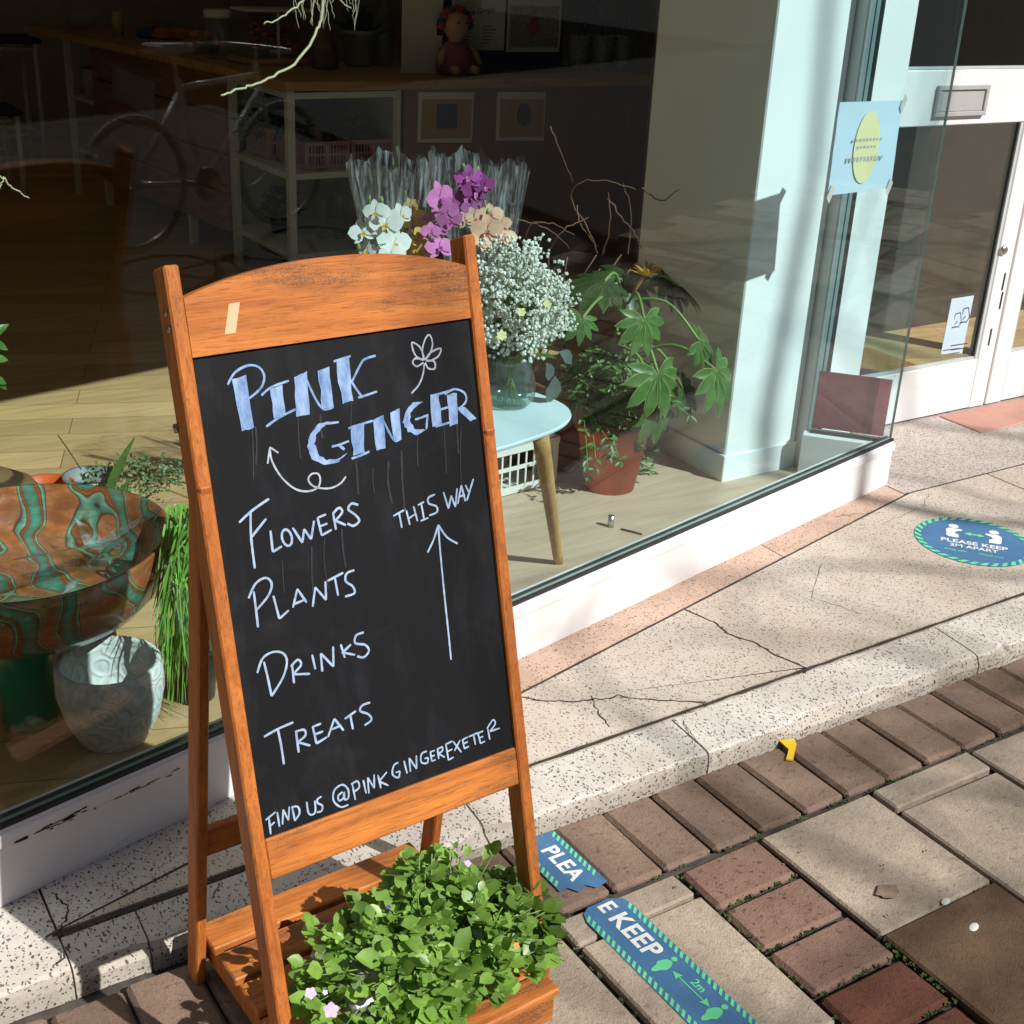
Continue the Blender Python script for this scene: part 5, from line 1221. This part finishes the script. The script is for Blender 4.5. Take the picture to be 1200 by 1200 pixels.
# crates and plants inside the shelf bay
zc = .573
for (x, y, ax, lb_) in ((X0+.10, Y0+.06, (1,0,0), 'pink slotted crate in the middle of the counter shelf'), (X0+.315, Y0+.06, (1,0,0), 'pink slotted crate at the right of the counter shelf')):
    crate('shelf_crate', lb_, 'crate', (x, y, zc), ax, (.205,.28,.115), M['crate_pink'], 'pink crates on the counter shelf', 7)
crate('shelf_crate', 'pink slotted crate seen through the open side of the counter shelf', 'crate', (X0+.33, Y0+.36, zc), (0,1,0), (.24,.27,.13), M['crate_pink'], 'pink crates on the counter shelf', 7)
def bush(name, label, c, r, mat, n=160, ln=.05, potr=.05, cat='plant'):
    c = V(c); t_ = thing(name, c, label, cat); m = MB()
    for i in range(n):
        d = V((random.gauss(0,1), random.gauss(0,1), random.gauss(.3,1))).normalized(); p = c + V((0,0,.1)) + V((d.x*r, d.y*r, abs(d.z)*r*1.2))*random.random()**.4
        m.leaf(p, d, (0,0,1), ln*random.uniform(.6,1.2), ln*.35, 0, random.uniform(.6,1.3))
    m.build('foliage', mat, t_); m = MB(); m.lathe(c, [(potr*.8,.001),(potr,.09),(potr*.9,.09),(.0001,.08)], 20); m.build('pot', M['dark_metal'], t_); return t_
bush('shelf_plant', 'dark ferny plant standing in the left end of the counter shelf', (X0+.12, Y0+.46, zc), .11, M['leaf_dark'], 220, .07)
bush('shelf_plant', 'pale green small plant in the right crate of the shelf', (X0+.40, Y0+.18, zc+.012), .055, M['leaf_shop'], 150, .035, .04)
bush('shelf_plant', 'black potted plant on the lower counter shelf', (X0+.14, Y0+.42, .24), .07, M['leaf_dark'], 120, .06, .055)
for (x, lb_) in ((X0+.17,'dark spray bottle behind the middle pink crate'), (X0+.275,'dark spray bottle between the two front crates')):
    b = V((x, Y0+.20, zc+.007)); t_ = thing('spray_bottle', b, lb_, 'bottle', 'spray bottles'); m = MB(); m.lathe(b, [(.028,.001),(.03,.02),(.03,.1),(.012,.13),(.012,.15)], 16); m.build('flask', M['dark_metal'], t_)
    m = MB(); m.box((b.x-.035,b.y-.012,b.z+.1505),(b.x+.022,b.y+.012,b.z+.176), bev=.004); m.box((b.x-.03,b.y-.005,b.z+.118),(b.x-.02,b.y+.005,b.z+.15), bev=.002); m.build('trigger', M['dark_metal'], t_)
m = MB(); cc = V((X0+.2, Y0+.3, zc+.10)); m.tube([cc + V((.11*math.cos(a), .02*math.sin(a), .075*math.sin(a))) for a in [math.pi*i/16 for i in range(17)]], .004, 6); tag(m.build('basket_handle', M['teal']), 'thin teal hoop handle arching over the left pink crate', 'handle')
for k, (x, y, h_, lb_) in enumerate(((X0+.26,Y0+.25,.17,'slim clear glass vase standing left on the lower counter shelf'),(X0+.33,Y0+.22,.19,'tall clear glass vase in the middle of the lower counter shelf'),(X0+.405,Y0+.26,.15,'short clear glass vase standing right on the lower counter shelf'))):
    b = V((x, y, .241)); m = MB(); m.lathe(b, [(.02,.0),(.024,.004),(.03,h_)], 20); tag(m.build('clear_vase', M['vase_glass']), lb_, 'vase', 'clear vases')
# things on the countertop
def ctop(x, y): return onz(x, y, CZ+.002)
def sc(p): return 1524.5/((p-CPOS).dot(CF))      # photo pixels per metre at p
def turned(name, label, cat, x, y, prof, mat, part='body', seg=24, group=None):
    b = ctop(x, y); k = 1/sc(b); t_ = thing(name, b, label, cat, group); m = MB(); m.lathe(b, [(max(r_*k,.0001), z*k*1.04) for r_, z in prof], seg); m.build(part, mat, t_); return t_, b, k
t_, b, k = turned('ribbed_pot', 'grey ribbed metal pot on the counter behind the dried branch', 'pot', 421, 77, [(15,0),(17,3),(20,32),(22,33),(22,38),(19,38),(18,30),(0,30)], M['grey_pot'], seg=60)
m = MB()
for i in range(70): d = V((random.gauss(0,1), random.gauss(0,1), random.gauss(1.2,.8))).normalized(); m.leaf(b+V((0,0,.12)), d, (0,-1,.2), .12*random.uniform(.5,1.3), .02)
m.build('foliage', M['leaf_dark'], t_)
turned('stone_flask', 'brown and grey stoneware flask standing on the counter edge', 'flask', 381, 80, [(15,0),(16,4),(15,22),(9,40),(7,50),(8,52),(5,52),(0,20)], plain('stoneware', (.14,.09,.065), .6, .4, 20))
turned('glass_bottle', 'tall pale glass bottle beside the ribbed pot', 'bottle', 450, 77, [(10,0),(11,3),(11,48),(5,66),(4,90),(5,92)], M['vase_glass'])
turned('candle', 'short yellow pillar candle on the counter far end', 'candle', 139, 43, [(6,0),(6,26),(5,27),(0,27)], plain('candle_wax', (.42,.34,.13), .6, .1))
turned('glass_bowl', 'shallow glass bowl at the far end of the counter', 'bowl', 95, 34, [(10,0),(14,2),(20,14),(20,16)], M['vase_glass'])
t_, b, k = turned('bread_basket', 'wicker basket with bread rolls on the counter', 'basket', 237, 62, [(20,0),(22,16),(21,17),(18,17),(17,4),(0,3)], plain('wicker', (.22,.12,.05), .8, .5, 90))
for i in range(5):
    m = MB(); m.lathe(b + V((random.gauss(0,.03), random.gauss(0,.03), .075)), [(.0001,-.025),(.032,-.012),(.036,.0),(.025,.02),(.0001,.027)], 14, sx=1.3); m.build('roll', M['bread'], t_)
t_, b, k = turned('bread_board', 'round board with orange loaves on the counter', 'board', 206, 52, [(28,0),(29,2),(28,4),(0,4)], M['counter_wood'])
for dx in (-.05, .03):
    m = MB(); m.lathe(b + V((dx,.02,.045)), [(.0001,-.03),(.045,-.014),(.05,.0),(.035,.028),(.0001,.036)], 16, sx=1.3); m.build('loaf', M['bread'], t_)
t_, b, k = turned('cake_board', 'oval wooden board carrying the clear cake case', 'board', 320, 72, [(52,0),(54,2),(53,5),(0,5)], M['counter_wood'])
cz0 = b.z + 5*k*1.04 + .001
t_ = thing('cake_case', (b.x, b.y, cz0), 'clear cake case full of brown biscuits on the oval board', 'case')
m = MB(); w_, h_ = 40*k, 50*k; m.box((b.x-w_,b.y-.09,cz0),(b.x+w_,b.y+.09,cz0+h_)); m.build('glass_box', clear('case_acrylic', (.9,.92,.92), .02), t_)
m = MB()
for i in range(60): p = V((b.x+random.uniform(-.6,.8)*w_, b.y+random.uniform(-.07,.07), cz0+random.uniform(.012,h_*.75))); m.lathe(p, [(.0001,-.008),(.016,-.006),(.018,0),(.014,.007),(.0001,.008)], 8)
m.build('biscuits', M['bread'], t_)
m = MB(); m.box((b.x-w_*.1,b.y-.095,cz0+.002),(b.x-w_*.03,b.y-.0915,cz0+h_-.002)); m.box((b.x-w_-.004,b.y-.093,cz0+h_+.001),(b.x+w_+.004,b.y+.093,cz0+h_+.012)); m.build('frame', M['white_metal'], t_)
b = ctop(262, 70); t_ = thing('drinks_jar', b, 'white lidded glass drinks jar on the counter corner', 'jar'); m = MB(); m.lathe(b+V((0,.05,0)), [(.05,.001),(.06,.01),(.06,.16),(.05,.175)], 24); m.build('jar', M['vase_glass'], t_); m = MB(); m.lathe(b+V((0,.05,.176)), [(.062,0),(.064,.03),(.058,.035),(.0001,.035)], 24); m.build('lid', M['white_metal'], t_)
turned('folded_cloth', 'dark blue folded cloth on the counter', 'cloth', 182, 44, [(20,0),(22,3),(18,10),(0,12)], M['ink_blue'])
# menu sheets leaning on a dark stand
YS = 5.32
b = ctop(590, 77); t_ = thing('menu_stand', V((b.x, YS, CZ)), 'dark upright stand with wooden foot holding two menu sheets', 'stand')
a, c = ony(516, 76, YS), ony(660, 76, YS); m = MB(); m.box((a.x,YS+.01,CZ+.031),(c.x,YS+.03,CZ+.5), bev=.003); m.build('board', M['dark_metal'], t_)
m = MB(); m.box((a.x+.01,YS-.05,CZ+.012),(c.x,YS+.06,CZ+.0305), bev=.003); m.build('foot', M['dark_wood'], t_)
for (x0, x1, yb, lb_, kind) in ((529,591,56,'white menu sheet with shop name script on the dark stand',0),(594,656,58,'white sheet with grey pattern and red oval on the dark stand',1)):
    a, c = ony(x0, yb, YS), ony(x1, yb+3, YS); z0 = min(a.z, c.z); h_ = .30
    t_ = thing('menu_sheet', (a.x, YS, z0), lb_, 'menu'); m = MB(); m.box((a.x, YS+.004, z0),(c.x, YS+.0065, z0+h_)); m.build('sheet', M['paper'], t_); w_ = c.x-a.x
    m = MB()
    if kind == 0:
        put_text(m, 'Pink Ginger', .036, lambda x, y: V((a.x+w_*.52+x, YS+.0035, z0+.165+y+x*.15)), .004)
        for r_ in range(6):
            for cc in (.12, .58):
                L = random.uniform(.15,.28); m.poly([V((a.x+w_*cc, YS+.0034, z0+.03+r_*.014)), V((a.x+w_*(cc+L), YS+.0034, z0+.03+r_*.014)), V((a.x+w_*(cc+L), YS+.0034, z0+.033+r_*.014)), V((a.x+w_*cc, YS+.0034, z0+.033+r_*.014))])
        m.build('menu_print', M['print_dark'], t_)
    else:
        m.box((a.x+.012, YS+.0032, z0+.02),(c.x-.012, YS+.0039, z0+.20)); m.build('pattern', plain('grey_doodle_pattern', (.34,.33,.33), .85, .7, 160), t_)
        m = MB(); m.poly([V((a.x+w_*.5+.032*math.cos(i*.3927), YS+.0026, z0+.11+.045*math.sin(i*.3927))) for i in range(16)]); m.build('red_oval', M['print_red'], t_)
# rag doll and card behind it
b = ctop(490, 78); b = V((b.x, 5.24, CZ+.002)); t_ = thing('white_card', (b.x+.05, b.y+.05, CZ), 'white display card leaning behind the rag doll', 'card'); a = ony(472,70,5.3); c = ony(518,70,5.3)
m = MB(); m.box((a.x,5.30,CZ+.002),(c.x,5.312,CZ+.33)); m.build('board', M['paper'], t_); m = MB(); m.box((c.x-.03,5.297,CZ+.16),(c.x-.004,5.2995,CZ+.23)); m.build('clip', M['dark_metal'], t_)
t_ = thing('rag_doll', b, 'rag doll with red hair and pompoms sitting on the counter', 'doll')
m = MB(); m.lathe(b, [(.04,.0),(.05,.02),(.045,.06),(.022,.085),(.02,.095),(.034,.115),(.038,.135),(.03,.16),(.0001,.17)], 20)
for s_ in (-1,1): m.tube([b+V((s_*.02,0,.08)), b+V((s_*.055,-.02,.055)), b+V((s_*.065,-.03,.03))], [.012,.011,.009], 8); m.tube([b+V((s_*.02,-.02,.02)), b+V((s_*.035,-.07,.016))], [.014,.012], 8)
m.build('body', M['skin_cloth'], t_)
m = MB(); m.lathe(b, [(.053,.004),(.058,.02),(.049,.065),(.026,.088)], 20); m.build('dress', plain('doll_dress', (.3,.08,.12), .9, .3, 60), t_)
for i in range(11):
    a = math.pi*i/10; p = b + V((.045*math.cos(a), .004, .132+.042*math.sin(a))); m = MB(); m.lathe(p, [(.0001,-.014),(.013,-.006),(.015,.002),(.0001,.014)], 10); m.build('hair_tuft', M['red_cloth'] if i % 3 else M['ink_blue'], t_)
m = MB()
for s_ in (-1,1): m.lathe(b+V((s_*.013,-.0345,.14)), [(.0001,-.004),(.004,0),(.0001,.004)], 8)
m.build('eyes', M['print_dark'], t_)
for o_ in t_.children: o_.data.transform(Matrix.Scale(1.55, 4))
for (x, lb_) in ((677,'mottled grey bucket at the left of three on the counter'),(705,'mottled grey bucket in the middle of three on the counter'),(728,'mottled grey bucket at the right of three on the counter')):
    t_, b, k = turned('small_bucket', lb_, 'bucket', x, 82, [(9,0),(10,1),(13,36),(14,37),(12,37),(9,4),(0,3)], plain('mottled_zinc', (.32,.33,.34), .5, .5, 90), group='grey buckets on the counter')
    m = MB()
    for i in range(7): m.tube([b+V((random.gauss(0,.01),0,.02)), b+V((random.gauss(0,.03),0,.3))], .003, 5)
    m.build('stems', M['ink_blue'], t_)
# white framed stools far left
def stool(label, x0, x1, Y, ztop, r_=.016):
    a, c = ony(x0, 60, Y).x, ony(x1, 60, Y).x; d = .34
    t_ = thing('bar_stool', ((a+c)/2, Y, ZF), label, 'stool', 'white framed stools')
    for x in (a, c):
        for y in (Y, Y+d):
            m = MB(); m.tube([(x+(.03 if x > a else -.03)*0,y,ZF),(x,y,ztop)], r_, 8); m.build('leg', M['white_metal'], t_)
    m = MB()
    for z in (ZF+.22, ztop-.03): m.tube([(a,Y,z),(c,Y,z),(c,Y+d,z),(a,Y+d,z),(a,Y,z)], r_*.8, 8)
    m.build('stretcher', M['white_metal'], t_); m = MB(); m.box((a-.03,Y-.03,ztop+.001),(c+.03,Y+d+.03,ztop+.03), bev=.008); m.build('seat', M['dark_wood'], t_)
stool('taller white framed stool with dark seat left of the counter', -28, 42, 8.4, .80); stool('lower white framed stool cut by the left edge', -40, 12, 7.6, .50)
m = MB(); q0 = FF(FL+.12, .08, .601); m.lathe(q0, [(.07,0),(.09,.16),(.085,.16),(.06,.01),(.0001,.008)], 20); tag(m.build('storage_tub', plain('cream_tub', (.3,.26,.2), .6, .1)), 'cream tub on the side shelf at the counter end', 'tub')

# ------------------------------------------------------------------ street side: bare tree (casts the branch shadows) and a parked bicycle (seen mirrored in the glass)
tr = thing('street_tree', (8.9, -6.2, 0), 'bare street tree whose branch shadows fall on paving and door', 'tree'); rnd = random.Random(12)
trunk = MB(); limbs = MB()
trunk.tube(smooth_path([(8.9,-6.2,-.02),(8.85,-6.1,2.2),(8.75,-6.0,4.4),(8.6,-5.9,6.4)], 5), [.17-.006*i for i in range(16)], 14)
def grow(p, d, ln, r_, depth):
    pts = [p]; q = p.copy(); dd = d.copy()
    for i in range(6):
        dd = (dd + V((rnd.gauss(0,.16), rnd.gauss(0,.16), rnd.gauss(.02,.13)))).normalized(); q = q + dd*ln/6; pts.append(q.copy())
    limbs.tube(pts, [r_*(1-.5*i/6) for i in range(7)], 7 if depth < 2 else 5, cap=False)
    if depth >= 3: return
    for k in range(3 if depth < 2 else 2):
        i = rnd.randint(2, 6); nd = (dd + V((rnd.gauss(0,.65), rnd.gauss(0,.65), rnd.gauss(.0,.5)))).normalized(); grow(pts[i], nd, ln*rnd.uniform(.55,.8), r_*.56, depth+1)
for d, ln in (((-.75,.15,.55),2.5),((-.55,.5,.6),2.2),((-.35,-.3,.9),2.4),((.3,.3,.9),2.2),((-.9,-.1,.3),2.5),((.7,-.3,.6),2.0)): grow(V((8.6,-5.9,rnd.uniform(5.9,6.4))), V(d).normalized(), ln, .05, 0)
limb = smooth_path([V((8.6,-5.9,6.0)), V((7.6,-5.2,6.1)), V((6.5,-4.2,6.0)), V((5.62,-3.3,5.7))], 5); limbs.tube(limb, [.032-.0008*i for i in range(len(limb))], 7, cap=False)
limbs.tube([V((5.62,-3.3,5.7)), V((5.56,-3.27,6.4)), V((5.66,-3.36,7.2)), V((5.60,-3.40,8.3))], [.034,.030,.024,.014], 7, cap=False)
for k in range(4):
    p = V((6.2+rnd.uniform(-.5,.6), -4.1+rnd.uniform(-.8,.6), 6.0+rnd.uniform(-.2,.4))); grow(p, V((rnd.uniform(-.9,.1), rnd.uniform(-.5,.9), rnd.uniform(.1,.7))).normalized(), rnd.uniform(1.0,1.9), rnd.uniform(.012,.02), 2)
trunk.build('trunk', M['bark'], tr); limbs.build('branches', M['bark'], tr)
bk_ = thing('parked_bicycle', (4.2, -1.5, 0), 'parked bicycle showing as a faint reflection in the shop window', 'bicycle')
W0, W1, RR = V((3.72,-1.52,.33)), V((4.72,-1.47,.33)), .33; bd_ = (W1-W0).normalized()
for W in (W0, W1):
    ring = lambda r_, n=48: [W + bd_*r_*math.cos(2*math.pi*i/n) + V((0,0,r_*math.sin(2*math.pi*i/n))) for i in range(n+1)]
    m = MB(); m.tube(ring(RR-.014), .014, 8, cap=False); wh = m.build('tyre', M['tyre'], bk_)
    m = MB(); m.tube(ring(RR-.036), .009, 6, cap=False)
    for i in range(18): a = 2*math.pi*i/18; m.tube([W, W + bd_*(RR-.04)*math.cos(a) + V((0,0,(RR-.04)*math.sin(a)))], .0012, 3, cap=False)
    m.build('rim', M['steel'], wh)
bx = lambda a, z: W0 + bd_*a + V((0,0,z-.33))
m = MB()
for P in ([(0,.33),(.44,.29)],[(.44,.29),(.30,.80)],[(.30,.76),(.84,.80)],[(.44,.29),(.85,.72)],[(0,.33),(.31,.74)],[(.83,.86),(.86,.70)]): m.tube([bx(*p) for p in P], .015, 8)
m.build('frame', M['bike_paint'], bk_); m = MB(); m.tube([bx(.86,.70), bx(.95,.42), bx(1.0,.33)], .012, 8); m.build('fork', M['bike_paint'], bk_)
m = MB(); c = bx(.84,.93); sd2 = V((-bd_.y, bd_.x, 0)); m.tube([bx(.83,.86), c], .011, 8); m.tube(smooth_path([c - sd2*.26 - bd_*.16, c - sd2*.24, c - sd2*.06 + bd_*.05, c + sd2*.06 + bd_*.05, c + sd2*.24, c + sd2*.26 - bd_*.16], 5), .011, 8); m.build('handlebar', M['steel'], bk_)
m = MB(); c = bx(.28,.92); m.tube([bx(.30,.78), c], .012, 8); m.hexa([c-bd_*.13-sd2*.07, c+bd_*.14-sd2*.02, c+bd_*.14+sd2*.02, c-bd_*.13+sd2*.07, c-bd_*.13-sd2*.08+V((0,0,.05)), c+bd_*.15-sd2*.015+V((0,0,.045)), c+bd_*.15+sd2*.015+V((0,0,.045)), c-bd_*.13+sd2*.08+V((0,0,.05))], 0, 1, .012); m.build('saddle', M['tyre'], bk_)
m = MB(); c = bx(.44,.29); m.tube([c - sd2*.02 + bd_*.17 - V((0,0,.03)), c - sd2*.02, c + sd2*.02, c + sd2*.02 - bd_*.17 + V((0,0,.03))], .009, 6); m.lathe((0,0,0), [(.085,-.003),(.085,.003)], 24); nv = len(m.v)
for i in range(nv-48, nv): p = m.v[i]; m.v[i] = c + bd_*p.x + V((0,0,p.y)) + sd2*(p.z+.03)
m.build('crank', M['steel'], bk_)
